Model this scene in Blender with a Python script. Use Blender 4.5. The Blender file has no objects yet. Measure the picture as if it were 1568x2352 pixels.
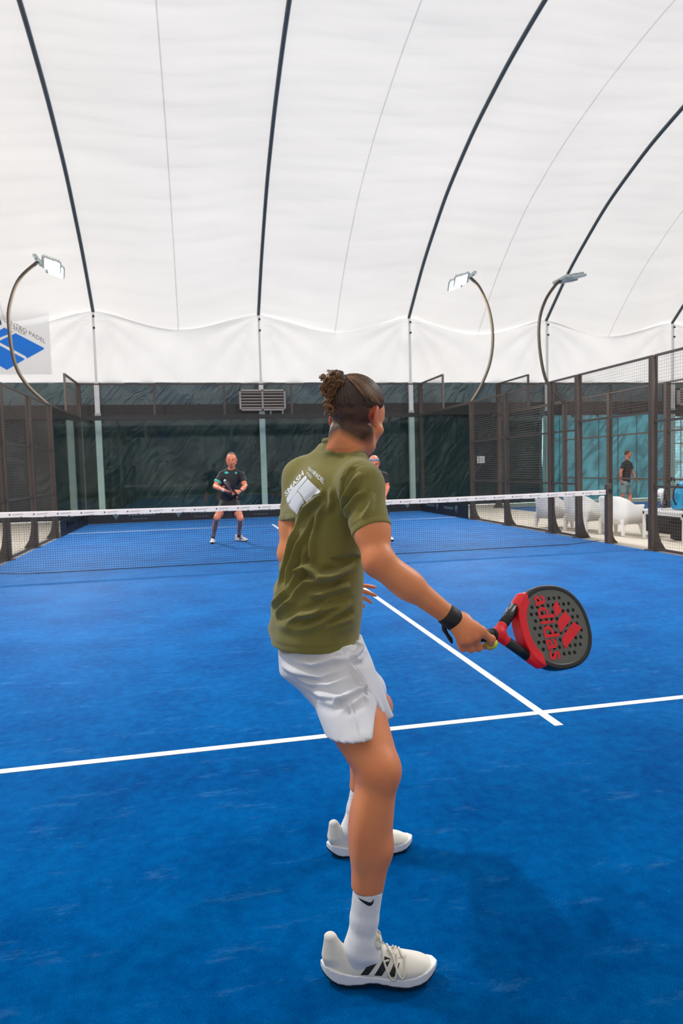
import bpy, bmesh, math, random
import numpy as np
from mathutils import Vector, Matrix
from mathutils.bvhtree import BVHTree

# ------------------------------------------------------------------ camera
C = bpy.context.scene.collection
SC = bpy.context.scene
FPX, W, H = 1553.43, 1568, 2352
CAM = np.array([-1.8426, -10.3895, 1.4106])
CR = np.array([0.9779597454721355, -0.2070697519476667, -0.026774130507033932])
CU = np.array([0.039525847167737944, 0.057691224522197875, 0.9975517179669443])
CF = np.array([0.20501815441991597, 0.9766236943887144, -0.06460430261824933])
cam_data = bpy.data.cameras.new('camera')
cam = bpy.data.objects.new('camera', cam_data); C.objects.link(cam)
cam.matrix_world = Matrix(((CR[0], CU[0], -CF[0], CAM[0]), (CR[1], CU[1], -CF[1], CAM[1]),
                           (CR[2], CU[2], -CF[2], CAM[2]), (0, 0, 0, 1)))
cam_data.sensor_fit = 'VERTICAL'; cam_data.sensor_height = 36.0
cam_data.lens = FPX / H * 36.0
cam_data.clip_start = 0.05; cam_data.clip_end = 300
cam_data.dof.use_dof = True; cam_data.dof.focus_distance = 2.05; cam_data.dof.aperture_fstop = 8.0
SC.camera = cam

def at_depth(px, py, d):
    """world point seen at a pixel of the 1568x2352 photograph, d metres along the view axis"""
    return CAM + d * (CF + (px - W / 2) / FPX * CR - (py - H / 2) / FPX * CU)

def at_plane(px, py, ax, v):
    r = CF + (px - W / 2) / FPX * CR - (py - H / 2) / FPX * CU
    i = 'xyz'.index(ax)
    return CAM + r * ((v - CAM[i]) / r[i])

# ------------------------------------------------------------------ world, light, exposure
SC.view_settings.view_transform = 'Standard'
SC.view_settings.look = 'None'
SC.view_settings.exposure = 0.0
SC.view_settings.gamma = 1.0
SC.view_settings.use_curve_mapping = False
world = bpy.data.worlds.new('daylight'); SC.world = world; world.use_nodes = True
bg = world.node_tree.nodes['Background']
bg.inputs['Color'].default_value = (1.0, 0.985, 0.965, 1); bg.inputs['Strength'].default_value = 2.25
LAMP_POWER = 320.0        # W per floodlight head

# ------------------------------------------------------------------ helpers
def lin(r, g, b):
    f = lambda c: (c / 255 / 12.92) if c / 255 <= 0.04045 else ((c / 255 + 0.055) / 1.055) ** 2.4
    return (f(r), f(g), f(b))

def new_mat(name):
    m = bpy.data.materials.new(name); m.use_nodes = True
    nt = m.node_tree; nt.nodes.clear()
    out = nt.nodes.new('ShaderNodeOutputMaterial')
    return m, nt, out

def node(nt, kind, **kw):
    n = nt.nodes.new(kind)
    for k, v in kw.items():
        if k in ('operation', 'blend_type', 'data_type', 'noise_dimensions', 'wave_type', 'bands_direction', 'attribute_name', 'feature', 'distance', 'interpolation_type', 'clamp'):
            setattr(n, k, v)
        else:
            n.inputs[k.replace('_', ' ')].default_value = v
    return n

def mat(name, col, rough=0.6, metal=0.0, var=0.08, scale=20.0, bump=0.0, bscale=60.0, stretch=(1, 1, 1), spec=0.5, sheen=0.0, col2=None, sss=0.0, attr=None, attr_cols=None):
    """principled surface with a procedural noise tint and fine relief; attr mixes further colours in by mesh attributes"""
    m, nt, out = new_mat(name)
    b = nt.nodes.new('ShaderNodeBsdfPrincipled'); nt.links.new(b.outputs[0], out.inputs[0])
    b.inputs['Roughness'].default_value = rough; b.inputs['Metallic'].default_value = metal
    b.inputs['Specular IOR Level'].default_value = spec
    if sheen: b.inputs['Sheen Weight'].default_value = sheen; b.inputs['Sheen Roughness'].default_value = 0.5
    if sss:
        b.inputs['Subsurface Weight'].default_value = sss; b.inputs['Subsurface Scale'].default_value = 0.01
    tc = nt.nodes.new('ShaderNodeTexCoord'); mp = nt.nodes.new('ShaderNodeMapping'); mp.inputs['Scale'].default_value = stretch
    nt.links.new(tc.outputs['Object'], mp.inputs['Vector'])
    no = nt.nodes.new('ShaderNodeTexNoise'); no.inputs['Scale'].default_value = scale; no.inputs['Detail'].default_value = 5
    nt.links.new(mp.outputs[0], no.inputs['Vector'])
    mix = nt.nodes.new('ShaderNodeMix'); mix.data_type = 'RGBA'
    c2 = col2 if col2 else tuple(max(0, c * (1 - 2.2 * var)) for c in col)
    c1 = col if col2 else tuple(min(1, c * (1 + 1.2 * var)) for c in col)
    mix.inputs[6].default_value = (*c1, 1); mix.inputs[7].default_value = (*c2, 1)
    nt.links.new(no.outputs['Fac'], mix.inputs[0])
    last = mix.outputs[2]
    for k, (an, ac) in enumerate(zip(attr or [], attr_cols or [])):
        a = nt.nodes.new('ShaderNodeAttribute'); a.attribute_name = an
        mx = nt.nodes.new('ShaderNodeMix'); mx.data_type = 'RGBA'; mx.inputs[7].default_value = (*ac, 1)
        nt.links.new(a.outputs['Fac'], mx.inputs[0]); nt.links.new(last, mx.inputs[6]); last = mx.outputs[2]
    nt.links.new(last, b.inputs['Base Color'])
    if bump:
        n2 = nt.nodes.new('ShaderNodeTexNoise'); n2.inputs['Scale'].default_value = bscale; n2.inputs['Detail'].default_value = 6
        nt.links.new(mp.outputs[0], n2.inputs['Vector'])
        bp = nt.nodes.new('ShaderNodeBump'); bp.inputs['Strength'].default_value = 1.0; bp.inputs['Distance'].default_value = bump
        nt.links.new(n2.outputs['Fac'], bp.inputs['Height']); nt.links.new(bp.outputs[0], b.inputs['Normal'])
    return m

def mesh_obj(name, verts, faces, material=None, parent=None, smooth=False, origin=(0, 0, 0)):
    me = bpy.data.meshes.new(name)
    o = np.asarray(origin, float)
    v = np.asarray(verts, float) - o
    if isinstance(faces, np.ndarray):
        n = len(faces); k = faces.shape[1]
        me.vertices.add(len(v)); me.vertices.foreach_set('co', v.astype(np.float32).ravel())
        me.loops.add(n * k); me.loops.foreach_set('vertex_index', faces.astype(np.int32).ravel())
        me.polygons.add(n); me.polygons.foreach_set('loop_start', np.arange(0, n * k, k, dtype=np.int32))
        me.update(calc_edges=True); me.validate()
    else:
        me.from_pydata([tuple(x) for x in v], [], faces); me.update()
    if smooth: me.polygons.foreach_set('use_smooth', [True] * len(me.polygons))
    if material: me.materials.append(material)
    ob = bpy.data.objects.new(name, me); C.objects.link(ob)
    if parent is not None:
        ob.parent = parent
        # parts are modelled in world space, their thing's Empty stands at its base
        off = Vector(o) - parent_loc(parent)
        ob.location = off
    else: ob.location = o
    return ob

def parent_loc(p):
    v = Vector((0, 0, 0))
    while p is not None:
        v += p.location; p = p.parent
    return v

class MB:
    """collects simple solids; build() links them as ONE mesh object"""
    def __init__(s): s.v = []; s.f = []; s.off = 0
    def add(s, v, f):
        n = len(s.v); s.v += [tuple(map(float, p)) for p in v]; s.f += [tuple(i + n for i in q) for q in f]; return s
    def box(s, lo, hi):
        x0, y0, z0 = lo; x1, y1, z1 = hi
        v = [(x0, y0, z0), (x1, y0, z0), (x1, y1, z0), (x0, y1, z0), (x0, y0, z1), (x1, y0, z1), (x1, y1, z1), (x0, y1, z1)]
        return s.add(v, [(0, 3, 2, 1), (4, 5, 6, 7), (0, 1, 5, 4), (1, 2, 6, 5), (2, 3, 7, 6), (3, 0, 4, 7)])
    def cbox(s, c, d): return s.box([c[i] - d[i] / 2 for i in range(3)], [c[i] + d[i] / 2 for i in range(3)])
    def obox(s, c, ax, ay, az, d):
        c, ax, ay, az = map(np.asarray, (c, ax, ay, az)); v = []
        for k in (-1, 1):
            for a, b in ((-1, -1), (1, -1), (1, 1), (-1, 1)):
                v.append(c + ax * a * d[0] / 2 + ay * b * d[1] / 2 + az * k * d[2] / 2)
        return s.add(v, [(0, 3, 2, 1), (4, 5, 6, 7), (0, 1, 5, 4), (1, 2, 6, 5), (2, 3, 7, 6), (3, 0, 4, 7)])
    def tube(s, pts, r, n=8, caps=True):
        pts = [np.asarray(p, float) for p in pts]; m = len(pts)
        rr = r if hasattr(r, '__len__') else [r] * m
        v = []; up = None
        for i, p in enumerate(pts):
            t = pts[min(i + 1, m - 1)] - pts[max(i - 1, 0)]; t = t / (np.linalg.norm(t) + 1e-12)
            if up is None:
                a = np.array([0, 0, 1.]) if abs(t[2]) < 0.9 else np.array([1., 0, 0])
                up = np.cross(t, a)
            up = up - t * (up @ t); up = up / (np.linalg.norm(up) + 1e-12); w = np.cross(t, up)
            for k in range(n):
                a = 2 * math.pi * (k + .5) / n
                v.append(p + rr[i] * (math.cos(a) * up + math.sin(a) * w))
        f = [(i * n + k, i * n + (k + 1) % n, (i + 1) * n + (k + 1) % n, (i + 1) * n + k) for i in range(m - 1) for k in range(n)]
        if caps: f += [tuple(range(n))[::-1], tuple((m - 1) * n + k for k in range(n))]
        return s.add(v, f)
    def prism(s, poly, axis, lo, hi):
        """extrude a 2D polygon (the two other axes in order) along axis"""
        n = len(poly); v = []
        for t in (lo, hi):
            for a, b in poly:
                q = [a, b]; q.insert('xyz'.index(axis), t); v.append(q)
        f = [(i, (i + 1) % n, n + (i + 1) % n, n + i) for i in range(n)] + [tuple(range(n))[::-1], tuple(range(n, 2 * n))]
        return s.add(v, f)
    def build(s, name, material, parent=None, smooth=False, origin=None, bevel=0.0):
        if origin is None: origin = (0, 0, 0) if parent is None else tuple(parent_loc(parent))
        ob = mesh_obj(name, s.v, s.f, material, parent, smooth, origin)
        bm = bmesh.new(); bm.from_mesh(ob.data); bmesh.ops.recalc_face_normals(bm, faces=bm.faces); bm.to_mesh(ob.data); bm.free()
        if bevel:
            md = ob.modifiers.new('bevel', 'BEVEL'); md.width = bevel; md.segments = 2; md.limit_method = 'ANGLE'
        return ob

def thing(name, label, cat, loc=(0, 0, 0), group=None):
    o = bpy.data.objects.new(name, None); C.objects.link(o); o.location = loc; o.empty_display_size = 0.1
    return tag(o, label, cat, group)
def tag(o, label=None, cat=None, group=None, kind=None):
    if label: o['label'] = label
    if cat: o['category'] = cat
    if group: o['group'] = group
    if kind: o['kind'] = kind
    return o
def grid(nu, nv, fn):
    u, v = np.meshgrid(np.linspace(0, 1, nu), np.linspace(0, 1, nv), indexing='ij')
    P = fn(u, v); V = np.stack(P, -1).reshape(-1, 3)
    i, j = np.meshgrid(np.arange(nu - 1), np.arange(nv - 1), indexing='ij')
    a = (i * nv + j).ravel()
    return V, np.stack([a, a + nv, a + nv + 1, a + 1], -1)

# ------------------------------------------------------------------ setting: materials
M = {}
M['steel'] = mat('dark brown powder coated steel', lin(80, 68, 60), 0.5, var=.15, scale=6, bump=.0006, bscale=90)
M['beam'] = mat('black steel', lin(34, 32, 31), 0.5, var=.1)
M['wire'] = mat('dark coated wire', lin(108, 94, 84), 0.55)
M['lamp_pipe'] = mat('olive grey steel pipe', lin(70, 60, 48), 0.5, var=.12)
M['galv'] = mat('galvanised grey steel', lin(186, 196, 192), 0.5, var=.1, scale=14, metal=.1)
M['white_flap'] = mat('white fabric', lin(238, 236, 234), 0.7, var=.03)
M['rib'] = mat('dark blue grey rib', lin(70, 84, 92), 0.45, var=.1)
M['concrete'] = mat('beige resin floor', lin(206, 196, 180), 0.65, var=.06, scale=3, bump=.0005)
M['line'] = mat('white turf line', lin(240, 238, 234), 0.8, var=.05, scale=60, bump=.003, bscale=500)
M['black'] = mat('matt black', lin(22, 22, 24), 0.6)
M['tape'] = mat('white net tape', lin(232, 222, 216), 0.6, var=.04, scale=9)
M['plastic_white'] = mat('white plastic', lin(240, 238, 234), 0.35, var=.02)
M['vent'] = mat('pinkish grey painted metal', lin(186, 176, 170), 0.45, var=.06)
M['vent_dark'] = mat('dark duct', lin(50, 45, 42), 0.8)

def turf_material():
    m, nt, out = new_mat('short blue artificial turf')
    L = nt.links.new
    b = nt.nodes.new('ShaderNodeBsdfPrincipled')
    # upright fibres catch light at grazing angles only
    gl = nt.nodes.new('ShaderNodeBsdfGlossy'); gl.inputs['Roughness'].default_value = .55; gl.inputs['Color'].default_value = (.72, .86, 1, 1)
    lw = nt.nodes.new('ShaderNodeLayerWeight'); lw.inputs['Blend'].default_value = .5
    pw = node(nt, 'ShaderNodeMath', operation='POWER'); pw.inputs[1].default_value = 7.0; L(lw.outputs['Facing'], pw.inputs[0])
    mu = node(nt, 'ShaderNodeMath', operation='MULTIPLY'); mu.inputs[1].default_value = .19; L(pw.outputs[0], mu.inputs[0])
    ms = nt.nodes.new('ShaderNodeMixShader'); L(mu.outputs[0], ms.inputs[0]); L(b.outputs[0], ms.inputs[1]); L(gl.outputs[0], ms.inputs[2]); L(ms.outputs[0], out.inputs[0])
    b.inputs['Roughness'].default_value = 0.9; b.inputs['Specular IOR Level'].default_value = 0.0
    b.inputs['Sheen Weight'].default_value = 0.0; b.inputs['Sheen Roughness'].default_value = 0.22
    b.inputs['Sheen Tint'].default_value = (.55, .8, 1, 1)
    tc = nt.nodes.new('ShaderNodeTexCoord')
    big = node(nt, 'ShaderNodeTexNoise', Scale=1.6, Detail=5.0, Roughness=.6)
    mid = node(nt, 'ShaderNodeTexNoise', Scale=16.0, Detail=6.0, Roughness=.7)
    fin = node(nt, 'ShaderNodeTexNoise', Scale=300.0, Detail=4.0, Roughness=.75)
    for n in (big, mid, fin): L(tc.outputs['Object'], n.inputs['Vector'])
    base = nt.nodes.new('ShaderNodeMix'); base.data_type = 'RGBA'
    base.inputs[6].default_value = (*lin(0, 78, 148), 1); base.inputs[7].default_value = (*lin(0, 108, 184), 1)
    s1 = node(nt, 'ShaderNodeMath', operation='ADD'); L(big.outputs['Fac'], s1.inputs[0]); L(mid.outputs['Fac'], s1.inputs[1])
    mr = nt.nodes.new('ShaderNodeMapRange'); mr.inputs['From Min'].default_value = .75; mr.inputs['From Max'].default_value = 1.25
    L(s1.outputs[0], mr.inputs['Value']); L(mr.outputs[0], base.inputs[0])
    fi = nt.nodes.new('ShaderNodeMapRange'); fi.inputs['From Min'].default_value = .32; fi.inputs['From Max'].default_value = .68
    fi.inputs['To Min'].default_value = .5; fi.inputs['To Max'].default_value = 1.5
    L(fin.outputs['Fac'], fi.inputs['Value'])
    mul = nt.nodes.new('ShaderNodeVectorMath'); mul.operation = 'SCALE'; L(base.outputs[2], mul.inputs[0]); L(fi.outputs[0], mul.inputs['Scale'])
    # pale scuffs: sand and wear brushed along the court
    mp = nt.nodes.new('ShaderNodeMapping'); mp.inputs['Scale'].default_value = (1.2, 3.4, 1); L(tc.outputs['Object'], mp.inputs['Vector'])
    sc = node(nt, 'ShaderNodeTexNoise', Scale=2.2, Detail=9.0, Roughness=.78); L(mp.outputs[0], sc.inputs['Vector'])
    sr = nt.nodes.new('ShaderNodeMapRange'); sr.inputs['From Min'].default_value = .56; sr.inputs['From Max'].default_value = .80; sr.inputs['To Max'].default_value = .5
    L(sc.outputs['Fac'], sr.inputs['Value'])
    # single pale fibres
    fb = node(nt, 'ShaderNodeTexNoise', Scale=150.0, Detail=2.0, Roughness=.5); L(tc.outputs['Object'], fb.inputs['Vector'])
    fr = nt.nodes.new('ShaderNodeMapRange'); fr.inputs['From Min'].default_value = .70; fr.inputs['From Max'].default_value = .78; fr.inputs['To Max'].default_value = .35
    L(fb.outputs['Fac'], fr.inputs['Value'])
    mx = node(nt, 'ShaderNodeMath', operation='MAXIMUM'); L(sr.outputs[0], mx.inputs[0]); L(fr.outputs[0], mx.inputs[1])
    fm = nt.nodes.new('ShaderNodeMix'); fm.data_type = 'RGBA'; fm.inputs[7].default_value = (*lin(96, 160, 215), 1)
    L(mx.outputs[0], fm.inputs[0]); L(mul.outputs[0], fm.inputs[6]); L(fm.outputs[2], b.inputs['Base Color'])
    bp = nt.nodes.new('ShaderNodeBump'); bp.inputs['Distance'].default_value = .006; L(fin.outputs['Fac'], bp.inputs['Height']); L(bp.outputs[0], b.inputs['Normal'])
    return m
M['turf'] = turf_material()

def membrane(name, col, trans, wr=(0.15, 1.6, 1), bump=.05, fac=0.6):
    """coated tent fabric: part of the light that falls on one side comes out of the other"""
    m, nt, out = new_mat(name); L = nt.links.new
    d = nt.nodes.new('ShaderNodeBsdfDiffuse'); t = nt.nodes.new('ShaderNodeBsdfTranslucent'); mx = nt.nodes.new('ShaderNodeMixShader')
    d.inputs[0].default_value = (*col, 1); t.inputs[0].default_value = (*trans, 1); mx.inputs[0].default_value = fac
    L(d.outputs[0], mx.inputs[1]); L(t.outputs[0], mx.inputs[2]); L(mx.outputs[0], out.inputs[0])
    tc = nt.nodes.new('ShaderNodeTexCoord'); mp = nt.nodes.new('ShaderNodeMapping'); mp.inputs['Scale'].default_value = wr
    L(tc.outputs['Object'], mp.inputs['Vector'])
    n = node(nt, 'ShaderNodeTexNoise', Scale=1.3, Detail=3.0, Roughness=.5, Distortion=.4); L(mp.outputs[0], n.inputs['Vector'])
    # the weave is denser or looser in places: cloudy thickness
    n2 = node(nt, 'ShaderNodeTexNoise', Scale=.35, Detail=2.0); L(tc.outputs['Object'], n2.inputs['Vector'])
    ad = node(nt, 'ShaderNodeMath', operation='ADD'); L(n.outputs['Fac'], ad.inputs[0]); L(n2.outputs['Fac'], ad.inputs[1])
    mr = nt.nodes.new('ShaderNodeMapRange'); mr.inputs['From Min'].default_value = .6; mr.inputs['From Max'].default_value = 1.4
    mr.inputs['To Min'].default_value = .92; mr.inputs['To Max'].default_value = 1.06; L(ad.outputs[0], mr.inputs['Value'])
    vm = nt.nodes.new('ShaderNodeVectorMath'); vm.operation = 'SCALE'; vm.inputs[0].default_value = trans
    L(mr.outputs[0], vm.inputs['Scale']); L(vm.outputs[0], t.inputs[0])
    bp = nt.nodes.new('ShaderNodeBump'); bp.inputs['Distance'].default_value = bump; L(n.outputs['Fac'], bp.inputs['Height']); L(bp.outputs[0], d.inputs['Normal'])
    return m
M['roof'] = membrane('white roof membrane', (.74, .735, .72), (.60, .585, .575), fac=.54)
M['wall_white'] = membrane('white wall membrane', (.82, .81, .80), (.52, .51, .505), wr=(1, 1, 1), bump=.0, fac=.62)
M['seam'] = membrane('welded seam', (.7, .7, .7), (.80, .80, .80), bump=0, fac=.86)

def tarp_material(name, c1, c2, trans=None, rough=.38, relief=.075):
    m, nt, out = new_mat(name); L = nt.links.new
    b = nt.nodes.new('ShaderNodeBsdfPrincipled'); b.inputs['Roughness'].default_value = rough; b.inputs['Specular IOR Level'].default_value = .4
    tc = nt.nodes.new('ShaderNodeTexCoord')
    n = node(nt, 'ShaderNodeTexNoise', Scale=1.1, Detail=4.0); L(tc.outputs['Object'], n.inputs['Vector'])
    mx = nt.nodes.new('ShaderNodeMix'); mx.data_type = 'RGBA'; mx.inputs[6].default_value = (*c1, 1); mx.inputs[7].default_value = (*c2, 1)
    L(n.outputs['Fac'], mx.inputs[0]); L(mx.outputs[2], b.inputs['Base Color'])
    mp = nt.nodes.new('ShaderNodeMapping'); mp.vector_type = 'TEXTURE'; mp.inputs['Rotation'].default_value = (0, math.radians(-52), 0); mp.inputs['Scale'].default_value = (1.1, 1, .42)
    L(tc.outputs['Object'], mp.inputs['Vector'])
    w = node(nt, 'ShaderNodeTexNoise', Scale=1.0, Detail=1.6, Roughness=.5, Distortion=2.0); L(mp.outputs[0], w.inputs['Vector'])
    bp = nt.nodes.new('ShaderNodeBump'); bp.inputs['Distance'].default_value = relief; L(w.outputs['Fac'], bp.inputs['Height']); L(bp.outputs[0], b.inputs['Normal'])
    if trans:
        t = nt.nodes.new('ShaderNodeBsdfTranslucent'); ms = nt.nodes.new('ShaderNodeMixShader'); ms.inputs[0].default_value = .5
        rp = nt.nodes.new('ShaderNodeMapRange'); rp.inputs['From Min'].default_value = .35; rp.inputs['From Max'].default_value = .65; rp.inputs['To Min'].default_value = .6; rp.inputs['To Max'].default_value = 1.5
        L(w.outputs['Fac'], rp.inputs['Value'])
        vm = nt.nodes.new('ShaderNodeVectorMath'); vm.operation = 'SCALE'; vm.inputs[0].default_value = trans
        L(rp.outputs[0], vm.inputs['Scale']); L(vm.outputs[0], t.inputs[0])
        L(b.outputs[0], ms.inputs[1]); L(t.outputs[0], ms.inputs[2]); L(ms.outputs[0], out.inputs[0])
    else: L(b.outputs[0], out.inputs[0])
    return m
M['tarp'] = tarp_material('dark green tarpaulin', lin(16, 34, 36), lin(28, 48, 50))
M['tarp_light'] = tarp_material('grey green tarpaulin', lin(70, 88, 92), lin(100, 118, 120), rough=.3, relief=.14)
M['tarp_daylit'] = tarp_material('daylit teal tarpaulin', lin(50, 84, 92), lin(64, 100, 110), trans=(.045, .17, .215))  # lighter cyan base carries the daylight behind; translucency lets sky through
M['sheet'] = tarp_material('clear blue window sheet', lin(120, 170, 190), lin(160, 200, 215), trans=(.30, .52, .60))

M['sheet_fill'] = tarp_material('translucent fill sheet', lin(200, 205, 205), lin(220, 224, 222), trans=(.22, .205, .19))  # translucent fill for the unseen wall behind the camera

def glass_material(tint):
    m, nt, out = new_mat('court glass'); L = nt.links.new
    t = nt.nodes.new('ShaderNodeBsdfTransparent'); t.inputs[0].default_value = (*tint, 1)
    g = nt.nodes.new('ShaderNodeBsdfGlossy'); g.inputs['Roughness'].default_value = .02
    lw = nt.nodes.new('ShaderNodeLayerWeight'); pw = node(nt, 'ShaderNodeMath', operation='POWER'); pw.inputs[1].default_value = 5.0; L(lw.outputs['Facing'], pw.inputs[0])
    fr = node(nt, 'ShaderNodeMath', operation='MULTIPLY_ADD'); fr.inputs[1].default_value = .9; fr.inputs[2].default_value = .03; L(pw.outputs[0], fr.inputs[0])
    no = node(nt, 'ShaderNodeTexNoise', Scale=3.0, Detail=4.0); rg = nt.nodes.new('ShaderNodeMapRange')
    rg.inputs['To Min'].default_value = .01; rg.inputs['To Max'].default_value = .05
    L(no.outputs['Fac'], rg.inputs['Value']); L(rg.outputs[0], g.inputs['Roughness'])
    mx = nt.nodes.new('ShaderNodeMixShader'); L(fr.outputs[0], mx.inputs[0]); L(t.outputs[0], mx.inputs[1]); L(g.outputs[0], mx.inputs[2]); L(mx.outputs[0], out.inputs[0])
    return m
M['glass'] = glass_material((.90, .968, .955))
def emit(name, col, s):
    m, nt, out = new_mat(name); e = nt.nodes.new('ShaderNodeEmission'); e.inputs[0].default_value = (*col, 1); e.inputs[1].default_value = s
    nt.links.new(e.outputs[0], out.inputs[0]); return m
M['led'] = emit('lit led panel', (1, 1, 1), 9.0)

# ------------------------------------------------------------------ tent
RIBX = [0.26 + 5.06 * k for k in range(-4, 6)]
PROF = [(-12, 6.45), (-10.4, 7.8), (-8.3, 9.1), (-6.3, 9.9), (-4.3, 10.42), (-2.5, 10.72), (0, 10.88), (2.5, 10.72), (4.3, 10.42), (6.3, 9.9), (8.3, 9.1), (10.4, 7.8), (12, 6.45)]
_py = np.array([a for a, _ in PROF]); _pz = np.array([b for _, b in PROF])
def smooth_profile(n=121):
    y = np.linspace(-12, 12, n); z = np.interp(y, _py, _pz)
    for _ in range(10):
        z[1:-1] = .25 * z[:-2] + .5 * z[1:-1] + .25 * z[2:]
    return y, z
PY, PZ = smooth_profile()
def roof_z(y): return np.interp(y, PY, PZ)
X0, X1 = RIBX[0], RIBX[-1]
def bay(x): return (x - RIBX[0]) / 5.06 % 1.0
def sag(x, y):
    t = bay(x); e = np.clip((np.abs(y) - 6) / 6, 0, 1)
    return -(0.13 + .40 * e ** 3) * np.sin(np.pi * t) ** 1.5
def roof_fn(u, v):
    x = X0 + u * (X1 - X0); y = -12 + 24 * v
    rng =   .045 * np.sin(y * 7.3 + 1.5 * np.sin(x * .9)) * np.sin(np.pi * bay(x)) + .024 * np.sin(y * 15.1 + x * 1.3 + 2 * np.sin(x * .45))
    return x, y, roof_z(y) + sag(x, y) + rng + .02
V, F = grid(9 * 16 + 1, 340, roof_fn)
tag(mesh_obj('ceiling', V, F, M['roof'], smooth=True), 'white fabric tent roof arching over the courts', kind='structure')
ceil = bpy.data.objects['ceiling']
for xi in range(9):
    xs = RIBX[xi] + 2.53
    y = PY; z = PZ + sag(np.full_like(y, xs), y)
    s = MB(); n = len(y)
    v = [(xs + d, y[i], z[i] - .05) for i in range(n) for d in (-.016, .016)]
    f = [(i * 2, i * 2 + 1, i * 2 + 3, i * 2 + 2) for i in range(n - 1)]
    s.add(v, f).build('roof_seam', M['seam'], ceil)

def radiate(x, z, top=6.42):
    """wrinkles that fan down and out from each pole head"""
    t = bay(x) * 5.06; dx = np.minimum(t, 5.06 - t); dz = np.maximum(top - z, 0.02)
    a = np.arctan2(dx, dz); r = np.hypot(dx, dz)
    return np.sin(a * 15 + np.floor((x - X0 + 2.53) / 5.06) * 1.7) * np.clip(r, 0, 1.2) * np.exp(-r * .38)

def tent_side(sgn):
    YW = 12 * sgn
    def up(u, v):
        x = X0 + u * (X1 - X0); top = 6.45 + sag(x, np.full_like(x, 12.0)); z = 4.25 + (top - 4.25) * v
        return x, YW - sgn * (.06 + .09 * radiate(x, z)), z
    V, F = grid(9 * 30 + 1, 40, up)
    return V, F
for sgn, nm in ((1, 'wall_back'), (-1, 'wall_front')):
    V, F = tent_side(sgn)
    tag(mesh_obj(nm, V, F, M['wall_white'], smooth=True), 'white upper wall of the tent with fanning wrinkles' if sgn > 0 else None, kind='structure')
    wl = bpy.data.objects[nm]
    def band(z0, z1, x0, x1, off, amp, f0, matn, name, kz=1.0):
        def fn(u, v):
            x = x0 + u * (x1 - x0); z = z0 + v * (z1 - z0)
            d = amp * np.sin(x * f0 + 1.9 * np.sin(x * .7) + z * kz * 2.0) + amp * .6 * np.sin(x * f0 * 2.3 - z * 3.1 + 1.3 * np.sin(x * 2.1))
            d = d + .6 * amp * radiate(x, z, 5.2) * 2
            return x, sgn * (12 + off) + d, z
        V, F = grid(int((x1 - x0) * 9) + 2, int((z1 - z0) * 9) + 3, fn)
        return mesh_obj(name, V, F, M[matn], wl, smooth=True)
    band(3.55, 4.27, X0, X1, -.06, .03, 3.0, 'tarp_light', 'upper_tarp_flap', 2.5)
    if sgn > 0:
        band(0.0, 3.62, X0, 10.3, .02, .035, 2.6, 'tarp', 'green_tarp', 1.2)
        band(0.0, 3.62, 10.3, 15.4, .02, .05, 2.2, 'tarp_daylit', 'daylit_tarp', 1.2)
        band(0.3, 3.0, 15.4, 20.5, .02, .03, 2.2, 'sheet', 'window_sheet', 1.2)
        band(0.0, .3, 15.4, X1, .0, .01, 2.2, 'tarp', 'green_tarp'); band(3.0, 3.62, 15.4, X1, .0, .01, 2.2, 'tarp', 'green_tarp'); band(.3, 3.0, 20.5, X1, .0, .01, 2.2, 'tarp', 'green_tarp')
        # vertical seams of the green tarp and a solid dark strip drawn for the shaded gap under the flap
        for k in range(int((15 - X0) / .78)):
            x = X0 + .5 + k * .78
            if min(abs(x - r) for r in RIBX) > .25:
                MB().cbox((x, 11.93, 1.75), (.018, .02, 3.4)).build('tarp_seam', M['tarp'], wl)
        MB().cbox(((X0 + X1) / 2, 11.9, 3.36), (X1 - X0, .06, .42)).build('dark_gap_strip', M['beam'], wl)
        for zz in (1.3, 2.0, 2.6):
            MB().cbox((18.0, 11.9, zz), (5.0, .03, .05)).build('window_bar', M['galv'], wl)
        for xx in (15.9, 16.5, 17.1, 17.7, 18.3):
            MB().cbox((xx, 11.9, 1.65), (.04, .03, 2.7)).build('window_bar', M['galv'], wl)
    else:
        band(0.0, .35, X0, X1, .02, .03, 2.6, 'tarp', 'green_tarp'); band(.35, 3.62, X0, X1, .02, .03, 2.6, 'sheet_fill', 'window_sheet')  # unseen bright sheet added to light the near player from the camera side
# gable ends
for nm, x in (('wall_left', X0), ('wall_right', X1)):
    ys = list(PY); top = [(y, z) for y, z in zip(PY, PZ)]
    poly = [(-12, 0)] + [(y, 0) for y in (12,)] + [(y, z) for y, z in top[::-1]]
    s = MB(); s.prism(poly, 'x', x - .03, x + .03)
    tag(s.build(nm, M['wall_white']), kind='structure')
tag(MB().box((X0, -12.05, -.06), (X1, 12.05, -.012)).build('floor', M['concrete']), 'beige resin floor around the courts', kind='structure')

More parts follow.
